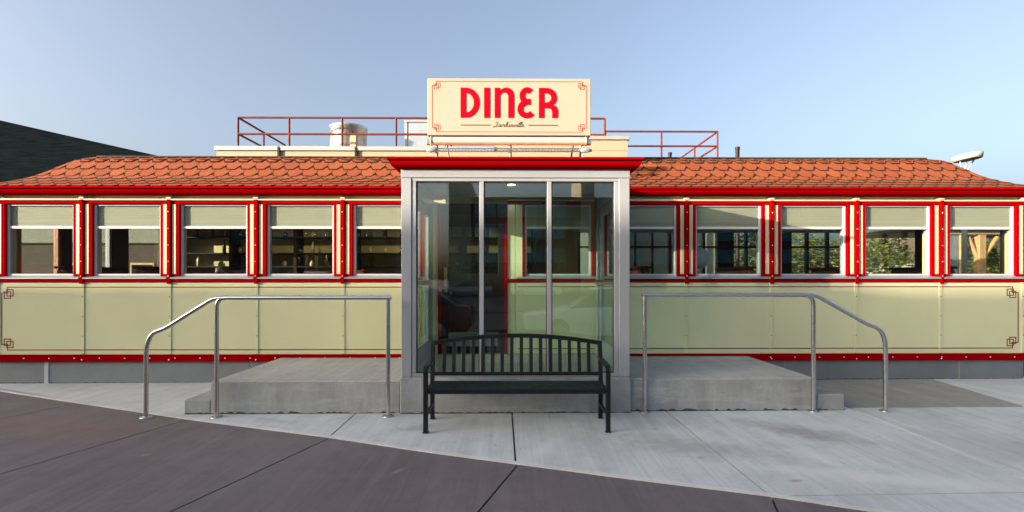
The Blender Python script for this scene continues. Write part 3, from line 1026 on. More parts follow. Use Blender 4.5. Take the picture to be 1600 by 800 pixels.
lo = bpy.data.objects.new('lamp_light', la); COL.objects.link(lo); lo.parent = dl; lo.location = (0, 6.55, 2.77)
fm = NT('ribbed_mat')
wv = fm.n('ShaderNodeTexWave'); wv.inputs['Scale'].default_value = 12
fm.l(fm.tc.outputs['Object'], wv.inputs['Vector'])
fm.setp(fm.mix(fm.ramp(wv.outputs['Fac'], 0, 1), (0.20, 0.205, 0.17), (0.36, 0.37, 0.31)), 0.9)
MB().cbox(VL + .14, VR - .15, VF + .13, 7.36, FLOOR + .002, FLOOR + .014, .004).build('floor_mat', fm.m, vest)

# concrete landings with a low step at their outer end
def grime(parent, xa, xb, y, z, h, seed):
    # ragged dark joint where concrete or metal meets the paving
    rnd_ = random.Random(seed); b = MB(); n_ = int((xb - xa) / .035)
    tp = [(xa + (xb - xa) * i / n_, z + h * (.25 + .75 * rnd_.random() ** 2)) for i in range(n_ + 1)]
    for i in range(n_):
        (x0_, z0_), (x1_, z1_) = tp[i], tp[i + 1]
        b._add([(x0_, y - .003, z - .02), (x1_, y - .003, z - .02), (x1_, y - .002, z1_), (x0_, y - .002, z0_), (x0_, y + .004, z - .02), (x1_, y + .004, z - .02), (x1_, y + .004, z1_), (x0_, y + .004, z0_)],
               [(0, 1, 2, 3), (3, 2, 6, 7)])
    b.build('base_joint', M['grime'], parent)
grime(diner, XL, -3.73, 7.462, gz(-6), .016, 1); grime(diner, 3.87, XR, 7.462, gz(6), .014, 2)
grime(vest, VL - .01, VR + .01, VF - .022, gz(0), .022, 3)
def landing(xa, xb, sa, sb, h, sh, yf, label):
    t = thing('concrete_landing', ((xa + xb) / 2, yf, 0), label, 'landing', 'concrete landings beside the vestibule')
    MB().cbox(xa, xb, yf, 7.455, -.05, h - .014, .010).build('landing_block', M['cast'], t)
    MB().cbox(xa + .003, xb - .003, yf + .003, 7.455, h - .0145, h, .008).build('top_surface', M['pave_top'], t)
    MB().cbox(sa, sb, yf + .004, 7.455, -.05, sh, .012).build('step', M['cast'], t)
    grime(t, min(xa, sa) + .01, max(xb, sb) - .01, yf, gz(xa), .034, int(xa * 10) + 50)
landing(-3.42, -1.268, -3.72, -3.422, .375, .17, 5.706, 'left grey concrete landing with a low step and stained base')
landing(1.369, 3.53, 3.532, 3.86, .392, .208, 5.735, 'right grey concrete landing with a low step beside the darker slab')

# ------------------------------------------------------------------ handrails
def handrail(label, sgn, y, xin, xmid, xout, zr, zlow):
    t = thing('handrail', (xmid, y, gz(xmid)), label, 'handrail', 'stainless handrails in front of the landings')
    r = .0235
    z = lambda x: gz(x)
    A = fillet([(xmid, y, z(xmid)), (xmid, y, zr), (xin + sgn * .02, y, zr)], .11, 8)
    A = A[:-1] + [Vector((xin - sgn * -.0, y, zr))]
    MB().tube(A, r, 14).build('top_rail', M['steel'], t)
    MB().tube([(xin + sgn * .035, y, z(xin)), (xin + sgn * .035, y, zr - .015)], r, 14).build('post', M['steel'], t)
    Bp = fillet([(xmid - sgn * .10, y - .001, zr - .004), (xmid + sgn * .035, y - .001, zr - .006), (xout - sgn * .20, y, zlow + .035), (xout - sgn * .06, y, zlow - .01), (xout, y, zlow - .16), (xout, y, z(xout))], .09, 8)
    MB().tube(Bp, r, 14).build('sloping_rail', M['steel'], t)
    for xx in (xin + sgn * .035, xmid, xout):
        MB().lathe([(.0001, 0), (.062, 0), (.064, .006), (.060, .012), (.034, .014), (.030, .020), (.0245, .022)], xx, y, z(xx) - .001, 18).build('base_flange', M['steel'], t)
handrail('left stainless steel pipe handrail sloping down over the plum concrete edge', -1, 5.575, -1.338, -3.272, -4.050, 1.335, .955)
handrail('right stainless steel pipe handrail sloping down beside the damp slab', 1, 5.69, 1.490, 3.462, 4.295, 1.362, .985)

# ------------------------------------------------------------------ bench
bench = thing('park_bench', (.06, 5.2, 0), 'black metal slatted park bench with arched back in front of the vestibule', 'bench')
def bz(z): return z + gz(0)
for xx in (-.851, .964):
    MB().cbox(xx - .0225, xx + .0225, 4.945, 4.990, bz(.0), bz(.60), .004).build('leg', M['black_steel'], bench)
    MB().cbox(xx - .028, xx + .028, 4.938, 4.997, bz(0), bz(.012), .003).build('foot', M['black_steel'], bench)
for xx in (-.861, .977):
    pts = [(xx, 5.465, bz(0)), (xx, 5.45, bz(.40)), (xx, 5.505, bz(.80)), (xx, 5.518, bz(.845))]
    b = MB()
    for i in range(len(pts) - 1):
        p, q_ = pts[i], pts[i + 1]; w = .0215
        b._add([(p[0] - w, p[1] - w, p[2]), (p[0] + w, p[1] - w, p[2]), (p[0] + w, p[1] + w, p[2]), (p[0] - w, p[1] + w, p[2]),
                (q_[0] - w, q_[1] - w, q_[2]), (q_[0] + w, q_[1] - w, q_[2]), (q_[0] + w, q_[1] + w, q_[2]), (q_[0] - w, q_[1] + w, q_[2])],
               [(0, 1, 5, 4), (1, 2, 6, 5), (2, 3, 7, 6), (3, 0, 4, 7), (0, 1, 2, 3), (4, 5, 6, 7)])
    b.build('leg', M['black_steel'], bench)
    MB().cbox(xx - .027, xx + .027, 5.435, 5.495, bz(0), bz(.012), .003).build('foot', M['black_steel'], bench)
for xf, xb_ in ((-.851, -.861), (.964, .977)):
    # armrest: flat bar curling down into the front leg
    path = fillet([(xb_, 5.47, bz(.655)), (xf, 5.12, bz(.655)), (xf, 4.967, bz(.645)), (xf, 4.967, bz(.56))], .075, 8)
    b = MB(); w, h = .0235, .014
    for i in range(len(path) - 1):
        p, q_ = path[i], path[i + 1]
        d = (q_ - p).normalized(); nn = Vector((0, -d.z, d.y)); nn = nn if nn.length > .1 else Vector((0, 0, 1))
        nn.normalize()
        vsx = []
        for pt in (p, q_ + d * .002):
            for sx_, sn in ((-1, -1), (1, -1), (1, 1), (-1, 1)):
                vsx.append(pt + Vector((sx_ * w, 0, 0)) + nn * (sn * h))
        b._add(vsx, [(0, 1, 5, 4), (1, 2, 6, 5), (2, 3, 7, 6), (3, 0, 4, 7), (0, 1, 2, 3), (4, 5, 6, 7)])
    b.build('armrest', M['black_steel'], bench)
    MB().cbox(xf - .014, xf + .014, 4.991, 5.44, bz(.155), bz(.19), .003).build('side_stretcher', M['black_steel'], bench)
    MB().cbox(xf - .017, xf + .017, 4.991, 5.43, bz(.385), bz(.418), .003).build('seat_bearer', M['black_steel'], bench)
sx0, sx1 = -.828, .941
MB().cbox(sx0, sx1, 4.950, 4.985, bz(.385), bz(.440), .010).build('front_rail', M['black_steel'], bench)
for i in range(6):
    y0 = 4.992 + i * .073
    MB().cbox(sx0, sx1, y0, y0 + .058, bz(.419), bz(.438 - .003 * i + .002), .005).build('seat_slat', M['black_steel'], bench)
def back_y(z): return 5.445 + (z - .40) * .145
def arch(x): return .925 - .082 * ((x - .058) / .92) ** 2
MB().cbox(-.84, .956, back_y(.50) - .016, back_y(.50) + .016, bz(.475), bz(.512), .004).build('back_rail', M['black_steel'], bench)
b = MB()
N = 24
for i in range(N):
    xa = -.88 + (1.876) * i / N; xb_ = -.88 + (1.876) * (i + 1) / N
    vv = []
    for xx in (xa, xb_):
        zt_ = bz(arch(xx)); yb = back_y(arch(xx))
        vv += [(xx, yb - .016, zt_ - .045), (xx, yb - .016, zt_), (xx, yb + .018, zt_), (xx, yb + .018, zt_ - .045)]
    fs = [(0, 1, 5, 4), (1, 2, 6, 5), (2, 3, 7, 6), (3, 0, 4, 7)]
    if i == 0: fs.append((0, 1, 2, 3))
    if i == N - 1: fs.append((4, 5, 6, 7))
    b._add(vv, fs)
b.build('top_rail', M['black_steel'], bench)
for i in range(16):
    xx = -.735 + i * .1057
    z0, z1 = bz(.511), bz(arch(xx) - .0445)
    w = .019
    y0, y1 = back_y(.51), back_y(arch(xx) - .045)
    MB()._add([(xx - w, y0 - .006, z0), (xx + w, y0 - .006, z0), (xx + w, y0 + .006, z0), (xx - w, y0 + .006, z0),
               (xx - w, y1 - .006, z1), (xx + w, y1 - .006, z1), (xx + w, y1 + .006, z1), (xx - w, y1 + .006, z1)],
              [(0, 1, 5, 4), (1, 2, 6, 5), (2, 3, 7, 6), (3, 0, 4, 7), (0, 1, 2, 3), (4, 5, 6, 7)]).build('back_slat', M['black_steel'], bench)

# ------------------------------------------------------------------ sign
SY = 7.45
sx0, sx1, sz0, sz1 = -1.249, 1.186, 3.684, 4.535
sign = thing('diner_sign', (-.032, SY, 2.95), 'cream rectangular sign lettered DINER in red above the entrance', 'sign')
MB().cbox(sx0, sx1, SY, SY + .22, sz0, sz1, .006).build('sign_box', M['sign_face'], sign)
U = SY / 780 / 5.926                      # metres per unit of the lettering grid
def sp(x, y): return (-.032 + (x - 803) * U, 4.1095 - (y - 306) * U)
b = MB()
def sb(x0, x1, z0, z1, t): b.box(x0, x1, SY - t, SY + .001, z0, z1)
border(b, sp(93, 0)[0], sp(1518, 0)[0], sp(0, 538)[1], sp(0, 72)[1], SY, 37 * U, .0076)
b.build('border_line', M['sign_line'], sign)
def outline(name, loops, mat, depth=.006):
    cu = bpy.data.curves.new(name, 'CURVE'); cu.dimensions = '2D'; cu.fill_mode = 'BOTH'; cu.extrude = depth / 2
    for lp in loops:
        s_ = cu.splines.new('POLY'); s_.points.add(len(lp) - 1)
        for i, (x, y) in enumerate(lp):
            X_, Z_ = sp(x, y); s_.points[i].co = (X_, Z_, 0, 1)
        s_.use_cyclic_u = True
    tmp = bpy.data.objects.new('tmp', cu); COL.objects.link(tmp)
    dg = bpy.context.evaluated_depsgraph_get()
    me = bpy.data.meshes.new_from_object(tmp.evaluated_get(dg))
    bpy.data.objects.remove(tmp)
    me.transform(Matrix.Rotation(R(90), 4, 'X'))
    me.transform(Matrix.Translation((0, SY - depth / 2 - .0003, 0)))
    me.materials.clear(); me.materials.append(mat)
    return link(name, me, sign)
def el(cx, cy, rx, ry, a0, a1, n=14):
    return [(cx + rx * math.cos(R(a0 + (a1 - a0) * i / n)), cy - ry * math.sin(R(a0 + (a1 - a0) * i / n))) for i in range(n + 1)]
def stroke(path, w):
    P = [Vector((p[0], p[1], 0)) for p in path]; Lf = []; Rt = []
    for i, p in enumerate(P):
        t = (P[min(i + 1, len(P) - 1)] - P[max(i - 1, 0)]).normalized(); n_ = Vector((-t.y, t.x, 0)) * w / 2
        Lf.append((p + n_)[:2]); Rt.append((p - n_)[:2])
    return Lf + Rt[::-1]
LR = M['sign_red']
outline('letter', [[(353, 130)] + el(405, 269, 124, 139, 90, -90, 24) + [(353, 408)], [(405, 181)] + el(408, 269, 68, 88, 88, -88, 20) + [(405, 358)]], LR)
outline('letter', [[(570, 130), (625, 130), (625, 408), (570, 408)]], LR)
outline('letter', [[(668, 130), (716, 130), (722, 150)] + el(778, 205, 70, 78, 128, 0, 14) + [(848, 408), (793, 408)] + el(757, 212, 37, 38, 0, 180, 12) + [(720, 408), (668, 408)]], LR)
ep = el(970, 204, 46, 54, 42, 245, 20) + [(960, 257), (1000, 259)]
ep2 = [(1000, 259), (955, 262)] + el(966, 326, 61, 60, 112, 322, 22)
outline('letter', [stroke(ep, 52)], LR)
outline('letter', [stroke(ep2, 53)], LR, .0075)
outline('letter', [[(1077, 130), (1150, 130)] + el(1150, 222, 94, 92, 88, -38, 16) + [(1206, 290), (1235, 297), (1252, 325), (1255, 350), (1255, 408), (1200, 408), (1200, 348), (1192, 328), (1176, 320), (1128, 320), (1128, 408), (1077, 408)],
                   [(1128, 180), (1148, 180)] + el(1148, 222, 44, 42, 88, -88, 12) + [(1128, 265)]], LR)
for xa, xb_ in ((355, 632), (980, 1253)):
    outline('rule_line', [[(xa, 471), (xb_, 471), (xb_, 480), (xa, 480)]], M['sign_ink'], .003)
SCRIPT = [
    [(.25, 1.35), (.15, 1.75), (.50, 2.1), (.85, 1.8), (.70, .9), (.35, .15), (-.1, -.1), (-.25, .15), (.1, .3), (.6, .0), (1.05, .1)],
    [(2.0, .85), (1.65, 1.0), (1.3, .55), (1.4, .02), (1.75, .2), (2.02, 1.0)], [(2.02, 1.0), (1.96, .3), (2.1, .0), (2.35, .3), (2.6, 1.1)],
    [(2.6, 1.1), (2.85, .9), (3.05, .95), (3.0, .35), (3.15, .0), (3.4, .3)],
    [(3.5, .0), (3.55, 1.0), (3.75, 2.0), (3.95, 1.95), (3.75, 1.2), (3.55, .6)], [(3.55, .45), (3.85, 1.0), (4.12, .9), (4.0, .55), (3.7, .5)], [(3.8, .5), (4.1, .0), (4.4, .2)],
    [(4.65, 1.0), (4.6, .3), (4.75, .0), (5.0, .3)], [(4.72, 1.45), (4.76, 1.55)],
    [(5.15, 1.0), (5.12, .0)], [(5.12, .2), (5.35, .85), (5.6, 1.0), (5.68, .7), (5.64, .2), (5.8, .0), (6.05, .3)],
    [(6.1, 1.0), (6.2, .3), (6.32, .0), (6.6, .5), (6.68, 1.0), (6.9, .85)],
    [(7.1, 1.0), (7.05, .3), (7.2, .0), (7.45, .35)], [(7.17, 1.45), (7.21, 1.55)],
    [(7.45, .35), (7.85, 1.5), (7.85, 2.1), (7.65, 1.9), (7.55, .8), (7.6, .1), (7.8, .0), (8.0, .35)],
    [(8.0, .35), (8.4, 1.5), (8.4, 2.1), (8.2, 1.9), (8.1, .8), (8.15, .1), (8.35, .0), (8.6, .35)],
    [(8.6, .35), (9.0, .7), (8.98, 1.0), (8.75, .9), (8.68, .3), (8.85, .0), (9.2, .1), (9.5, .5)]]
b = MB()
for ln in SCRIPT:
    pts = []
    for (x, y) in ln:
        X_, Z_ = sp(662 + x * 29.5 + y * 7, 492 - y * 22.5)
        pts.append((X_, SY - .0015, Z_))
    b.tube(smooth_path(pts, 4), .0040, 5)
b.build('script_lettering', M['sign_ink'], sign)
for xx in (-1.13, -.02, 1.05):
    MB().tube([(xx, SY + .11, 2.92), (xx, SY + .11, sz0 + .01)], .026, 8).build('support_post', M['screw'], sign)
for sgn_ in (-1, 1):
    MB().tube([(-.02 + sgn_ * .98, SY + .12, sz0 + .02), (-.02 + sgn_ * .84, SY + .02, 2.93)], .016, 6).build('brace', M['screw'], sign)

# rolled-up awning under the sign
AY = 7.25
aw = thing('rolled_awning', (-.03, AY, 2.9), 'rolled up pale fabric awning with folding arms under the sign', 'awning')
b = MB(); b.tube([(-1.158, AY, 3.542), (1.097, AY, 3.542)], .057, 18)
b.build('fabric_roll', M['awning'], aw)
MB().cbox(-1.152, 1.091, AY - .066, AY - .052, 3.468, 3.490, .003).build('valance_bar', M['wood'], aw)
for xx in (-1.158, 1.085):
    MB().lathe([(.0001, -.014), (.064, -.014), (.064, .014), (.0001, .014)], xx, AY, 3.542, 18, 'x').build('end_disc', M['tan_stone'], aw)
for xa, xb_ in ((-1.230, -1.174), (1.101, 1.158)):
    MB().cbox(xa, xb_, AY - .036, AY + .036, 3.490, 3.556, .006).build('bracket', M['steel'], aw)
b = MB()
b.tube([(-1.128, AY - .06, 3.417), (1.043, AY - .06, 3.417)], .010, 6); b.tube([(-1.128, AY - .06, 3.378), (1.043, AY - .06, 3.378)], .010, 6)
for i in range(46):
    xa = -1.091 + i * .046
    b.tube([(xa, AY - .06, 3.383), (xa + .027, AY - .06, 3.412)], .005, 5)
b.build('folding_arm', M['steel'], aw)
for xx, sgn_ in ((-1.150, 1), (1.073, -1)):
    b = MB(); b.lathe([(.0001, -.075), (.022, -.07), (.034, -.04), (.040, .0), (.030, .05), (.018, .085), (.0001, .09)], xx, AY - .06, 3.398, 12, 'x')
    b.tube([(xx + sgn_ * -.03, AY - .07, 3.37), (xx + sgn_ * .05, AY - .05, 3.43)], .02, 8)
    b.build('arm_joint', M['white_metal'], aw)
for xx in (-1.085, -.024, 1.033):
    MB().cbox(xx - .014, xx + .014, AY - .048, AY - .018, 2.90, 3.49, .003).build('support_leg', M['coping'], aw)
    MB().lathe([(.0001, 0), (.026, 0), (.026, .024), (.012, .03)], xx, AY - .033, 2.90, 10).build('foot', M['screw'], aw)

# ------------------------------------------------------------------ building behind, railings and roof equipment
rear = thing('rear_building', (-3, 16.3, 0), 'pale cream rear block rising behind the diner roof', 'building')
MB().box(-9.57, 3.80, 16.3, 24, -.05, 5.72).build('wall', M['stucco'], rear)
MB().box(-9.5, 3.79, 16.27, 16.299, -.05, 4.9).build('lower_wall', M['grey_block'], rear)
MB().box(3.82, 7.74, 17.87, 17.899, -.05, 4.9).build('lower_wall', M['grey_block'], rear)
MB().box(-.54, 3.80, 16.285, 18, 5.725, 6.09).build('parapet_wall', M['stucco'], rear)
for xa, xb_ in ((-9.62, -7.56), (-7.50, -5.06), (-5.0, -.545)):
    MB().cbox(xa, xb_, 16.24, 16.5, 5.70, 5.84, .01).build('coping', M['coping'], rear)
MB().cbox(-.55, 3.86, 16.23, 16.5, 6.075, 6.20, .01).build('coping', M['coping'], rear)
for xx in (-7.53, -5.03):
    MB().cbox(xx - .05, xx + .03, 16.22, 16.29, 4.0, 5.80, .01).build('expansion_strip', M['interior_dark'], rear)
MB().box(3.805, 7.75, 17.9, 24, -.05, 5.70).build('wall', M['stucco'], rear)

def rail_set(name, label, xs, y, z0, ztop, zmid, back, side):
    t = thing(name, (xs[0], y, z0), label, 'railing', 'rust red pipe railings on the rear roof')
    r = .036
    x0, x1 = xs[0], xs[-1]
    MB().tube([(x0, y, ztop), (x1, y, ztop)], r, 8).build('top_rail', M['rail_red'], t)
    MB().tube([(x0, y, zmid), (x1, y, zmid)], r, 8).build('mid_rail', M['rail_red'], t)
    for xx in xs:
        MB().tube([(xx, y, z0), (xx, y, ztop - .0)], r, 8).build('post', M['rail_red'], t)
    sxx = x0 if side == 'l' else x1
    MB().tube([(sxx, y, ztop), (sxx, y + back, ztop)], r, 8).build('top_rail', M['rail_red'], t)
    MB().tube([(sxx, y, zmid), (sxx, y + back, zmid)], r, 8).build('mid_rail', M['rail_red'], t)
    for yy in (back * .5, back):
        MB().tube([(sxx, y + yy, z0), (sxx, y + yy, ztop)], r, 8).build('post', M['rail_red'], t)
rail_set('roof_railing', 'longer rust red pipe railing on the rear roof behind the steel drum', [-8.985, -7.31, -5.57, -3.80, -2.0, -.2, 1.6, 3.09], 16.5, 5.72, 6.84, 6.30, 3.4, 'l')
rail_set('roof_railing', 'shorter lower rust red railing right of the sign', [3.38, 5.41, 7.44], 17.95, 5.70, 6.845, 6.32, 4.5, 'r')
fan = thing('exhaust_drum', (-5.75, 17.6, 5.72), 'shiny stainless exhaust drum behind the rust red railing', 'exhaust fan')
b = MB(); b.lathe([(.62, 0), (.62, 1.04), (.64, 1.06), (.64, 1.12), (.60, 1.13), (.58, 1.06), (.0001, .95)], -5.72, 17.6, 5.72, 32)
b.build('drum', M['drum_metal'], fan)
MB().lathe([(.625, .30), (.635, .31), (.635, .34), (.625, .35)], -5.72, 17.6, 5.72, 32).build('band', M['steel'], fan)
MB().cbox(-5.45, -5.25, 16.93, 17.02, 5.72, 6.45, .01).build('bracket', M['tan_stone'], fan)
MB().cbox(-5.50, -5.38, 16.95, 17.04, 6.36, 6.55, .01).build('motor_box', M['dark'], fan)
q = NT('galvanised_sheet'); q.setp(q.mix(q.ramp(q.noise(2.0, 3), .3, .7), (.33, .38, .42), (.42, .47, .52)), .35, .5)
vb = thing('vent_box', (-3.1, 18.2, 5.72), 'pale galvanised vent box standing left of the sign', 'vent')
MB().cbox(-3.80, -2.4, 18.0, 19.0, 5.72, 7.16, .01).build('housing', q.m, vb)
MB().cbox(-3.84, -2.36, 17.96, 19.04, 7.165, 7.24, .01).cbox(-3.83, -3.74, 17.97, 17.999, 5.72, 7.16, .01).build('frame', M['coping'], vb)
for xx, yy, zz, lab in ((6.37, 14.0, 5.25, 'short dark vent pipe standing alone right of the railing'), (5.42, 17.0, 5.85, 'dark vent pipe in front of the lower roof railing')):
    pp = thing('vent_pipe', (xx, yy, 0), lab, 'vent pipe')
    MB().tube([(xx, yy, -.1), (xx, yy, zz - .06)], .055, 10).build('pipe', M['interior_dark'], pp)
    MB().tube([(xx, yy, zz - .08), (xx, yy, zz)], .064, 10).build('rim', M['interior_dark'], pp)
dish = thing('roof_dish', (9.2, 10.0, 3.6), 'pale shallow tilted dish on struts above the right roof end', 'dish')
b = MB(); n = 28
tilt = Matrix.Rotation(R(-6), 4, 'Y') @ Matrix.Rotation(R(-4), 4, 'X')
b.lathe([(.0001, .055), (.245, .055), (.251, .048), (.226, -.045), (.196, -.047), (.203, .02), (.0001, .022)], 0, 0, 0, n)
b.v = [tuple(Vector((9.22, 10.0, 3.99)) + tilt @ Vector(p)) for p in b.v]
b.build('dish_ring', M['dish'], dish)
b = MB(); b.lathe([(.0001, .005), (.15, .005), (.15, -.01), (.0001, -.012)], 0, 0, 0, n)
b.v = [tuple(Vector((9.22, 10.0, 4.0)) + tilt @ Vector(p)) for p in b.v]
b.build('inner_plate', M['tan_stone'], dish)
for (xa, xb_) in ((9.38, 9.24), (9.06, 9.14), (9.22, 9.20)):
    MB().tube([(xa, 10.0, 4.0), (xb_, 10.05, 3.70)], .014, 6).build('strut', M['dish'], dish)
MB().tube([(9.2, 10.05, 3.72), (9.2, 10.05, 0)], .05, 10).build('mast', M['coping'], dish)

nb = thing('dark_building', (-38, 40, 0), 'large dark clad building sloping down behind the left roof end', 'building')
top = [(-75, 20.5), (-60, 18.0), (-50, 16.05), (-40.57, 14.0), (-35.5, 12.85), (-31, 11.85), (-27.7, 11.12), (-22, 9.9), (-15, 8.6)]
n = len(top)
vs = [(x, 40, z) for x, z in top] + [(x, 40, -.1) for x, z in top] + [(x, 70, z + 1) for x, z in top] + [(x, 70, -.1) for x, z in top]
fs = []
for k in range(n - 1):
    fs += [(k, k + 1, n + k + 1, n + k), (k, k + 1, 2 * n + k + 1, 2 * n + k), (2 * n + k, 2 * n + k + 1, 3 * n + k + 1, 3 * n + k)]
fs += [(0, n, 3 * n, 2 * n), (n - 1, 2 * n - 1, 4 * n - 1, 3 * n - 1)]
MB()._add(vs, fs).build('cladding', M['clad'], nb)
b = MB()
for k in range(n - 1):
    (xa, za), (xb_, zb_) = top[k], top[k + 1]
    b._add([(xa, 39.9, za), (xb_, 39.9, zb_), (xb_, 39.9, zb_ + .09), (xa, 39.9, za + .09), (xa, 40.3, za), (xb_, 40.3, zb_), (xb_, 40.3, zb_ + .09), (xa, 40.3, za + .09)],
           [(0, 1, 2, 3), (3, 2, 6, 7), (0, 1, 5, 4)])
b.build('verge_trim', M['clad'], nb)

# ------------------------------------------------------------------ trees behind the right end
def tree_mesh(seed, h, r, n=4600):
    rnd = random.Random(seed)
    blobs = []
    for i in range(11):
        a = rnd.uniform(0, 6.28); d = r * math.sqrt(rnd.random()) * .75
        blobs.append((Vector((d * math.cos(a), d * math.sin(a), h * rnd.uniform(.38, .92))), r * rnd.uniform(.30, .52)))
    b = MB()
    for i in range(n):
        c, br_ = rnd.choice(blobs)
        v = Vector((rnd.gauss(0, 1), rnd.gauss(0, 1), rnd.gauss(0, 1))).normalized() * br_ * rnd.uniform(.55, 1.08)
        p = c + v
        s = rnd.uniform(.045, .095)
        u = Vector((rnd.uniform(-1, 1), rnd.uniform(-1, 1), rnd.uniform(-.7, .5))).normalized()
        w = u.cross(Vector((rnd.uniform(-1, 1), rnd.uniform(-1, 1), rnd.uniform(-1, 1)))).normalized()
        b._add([p - u * s, p + w * s * .55, p + u * s, p - w * s * .55], [(0, 1, 2, 3)])
    me = b.mesh('crown', M['leaf'])
    t = MB()
    t.tube(smooth_path([(0, 0, -.2), (.05, 0, h * .3), (-.04, .05, h * .6), (0, 0, h * .85)], 3), [.14 - .011 * i for i in range(10)], 8)
    for c, br_ in blobs[:7]:
        t.tube([(0, 0, h * .3), c * .6 + Vector((0, 0, h * .12)), c], [.06, .04, .015], 6)
    return me, t.mesh('trunk', M['bark'])
tm = [tree_mesh(3, 4.2, 2.0), tree_mesh(8, 3.4, 1.7), tree_mesh(21, 5.2, 2.2, 5600)]
TREES = [(8.6, 16.5, 1, 'small bushy tree seen through the middle right window'), (10.9, 17.5, 0, 'rounded leafy tree behind the third right window'),
         (13.6, 18.6, 0, 'sunlit leafy tree behind the fourth right window'), (15.6, 17.0, 1, 'low leafy tree seen beside the timber post'),
         (19.5, 18.5, 1, 'leafy tree at the far right behind the timber shelter'), (12.2, 23.5, 2, 'taller tree rising behind the rounded tree'),
         (24.5, 22.0, 0, 'distant tree beside the small gabled house')]
for i, (x, y, k, lab) in enumerate(TREES):
    t = thing('leafy_tree', (x, y, 0), lab, 'tree', 'trees behind the diner')
    c = link('crown', tm[k][0], t, (x, y, 0)); tr = link('trunk', tm[k][1], t, (x, y, 0))
    c.rotation_euler.z = i * 1.3; tr.rotation_euler.z = i * 1.3
    t.scale = (1.12, 1.12, .70 if i in (0, 1, 2, 3) else .95)
shed = thing('added_brick_shed', (-20, 21, 0), 'added low brick shed with a pale band imitating reflected sky seen through the left end windows', 'shed')  # added shed, standing in for brick reflected in the left windows
MB().box(-29, -12.5, 21, 27, -.1, 3.0).build('wall', M['brick_dark'], shed)
MB().cbox(-29.2, -12.3, 20.85, 27.2, 3.001, 3.9, .03).build('fascia', M['grey_block'], shed)  # pale band painted in place of a sky reflection
for xx in (-22.5, -18.5, -15.4):
    f = MB().cbox(xx - .5, xx + .5, 20.96, 21.05, .9, 2.2, .02).build('window', M['timber'], shed)
    MB().box(xx - .42, xx + .42, 20.94, 20.955, .98, 2.12).build('pane', M['car_glass'], f)
# timber shelter
sh = thing('timber_shelter', (13.2, 14.0, 0), 'timber posted shelter seen through the last right window', 'shelter')
for xx in (12.72, 13.25, 15.4):
    MB().cbox(xx - .10, xx + .10, 13.9, 14.1, -.05, 2.78, .01).build('post', M['timber'], sh)
for xa, xb_ in ((13.28, 13.75), (13.22, 12.92)):
    MB().tube([(xa, 14.0, 2.05), (xb_, 14.0, 2.72)], .06, 6).build('brace', M['timber'], sh)
MB().cbox(11.7, 16.2, 13.88, 14.12, 2.785, 2.93, .01).build('beam', M['timber'], sh)
MB().cbox(11.5, 16.5, 13.6, 17.0, 2.935, 3.03, .01).build('roof', M['interior_dark'], sh)
MB().cbox(12.35, 12.6, 13.95, 14.15, -.05, 2.784, .01).build('post', M['blue_grey'], sh, label='blue grey painted post')
hs = thing('gabled_house', (34, 42, 0), 'small pale house with brown gable far behind the shelter', 'house')
MB().box(31, 38, 42, 50, -.1, 3.0).build('wall', M['house_siding'], hs)
MB()._add([(30.6, 41.7, 2.9), (38.4, 41.7, 2.9), (34.5, 41.7, 5.6), (30.6, 50.3, 2.9), (38.4, 50.3, 2.9), (34.5, 50.3, 5.6)], [(0, 1, 2), (3, 4, 5), (0, 2, 5, 3), (1, 2, 5, 4), (0, 1, 4, 3)]).build('roof', M['house_roof'], hs)

# ------------------------------------------------------------------ inside the diner
bar = thing('bar_counter', (-4.4, 9.2, FLOOR), 'long dark bar counter inside the left half of the diner', 'counter')
MB().cbox(-7.1, -1.5, 8.95, 9.45, FLOOR, 1.42, .01).build('front', M['interior_dark'], bar)
MB().cbox(-7.2, -1.45, 8.85, 9.5, 1.421, 1.47, .012).build('top', M['wood'], bar)
shelf = thing('bar_shelf', (-4.4, 10.7, FLOOR), 'dark bar shelving against the cream wall behind the counter', 'shelf')
for z in (1.78, 2.06, 2.40):
    MB().cbox(-7.2, .50, 10.55, 10.88, z, z + .03, .004).build('board', M['interior_dark'], shelf)
for xx in (-7.2, -5.9, -4.55, -3.3, -2.15, -1.0, .46):
    MB().cbox(xx - .035, xx + .035, 10.54, 10.895, FLOOR, 2.70, .004).build('upright', M['interior_dark'], shelf)
for xx in (-6.55, -5.2, -3.9, -2.7, -1.5, -.3):
    MB().cbox(xx - .45, xx + .45, 10.50, 10.54, FLOOR, 1.60, .01).build('cabinet_door', M['interior_dark'], shelf)
def bottle_me(mat, h, r):
    return MB().lathe([(.0001, 0), (r, 0), (r, h * .55), (r * .85, h * .65), (r * .36, h * .76), (r * .34, h), (.0001, h)], 0, 0, 0, 10).mesh('bottle', mat)
bm_ = [bottle_me(M['bottle'], .24, .035), bottle_me(M['bottle_dark'], .27, .036), bottle_me(M['chrome'], .12, .045), bottle_me(M['bottle'], .13, .04)]
rnd = random.Random(5)
for z, ztxt in ((1.811, 'lower'), (2.091, 'middle'), (2.431, 'top')):
    for xx in [-7.0 + .31 * i for i in range(24)]:
        if rnd.random() < .25: continue
        me = rnd.choice(bm_)
        link('bottle', me, None, (xx + rnd.uniform(-.03, .03), 10.68 + rnd.uniform(-.05, .05), z), 'small bottle or glass standing on the %s shelf behind the bar' % ztxt, 'bottle', 'bottles on the %s bar shelf' % ztxt)
taps = thing('beer_tap', (-3.35, 9.1, 1.47), 'chrome beer tap tower with tall pale handles on the counter', 'beer tap')
MB().tube([(-3.75, 9.1, 1.66), (-2.95, 9.1, 1.66)], .035, 12).tube([(-3.6, 9.1, 1.47), (-3.6, 9.1, 1.66)], .03, 12).tube([(-3.1, 9.1, 1.47), (-3.1, 9.1, 1.66)], .03, 12).build('tower', M['chrome'], taps)
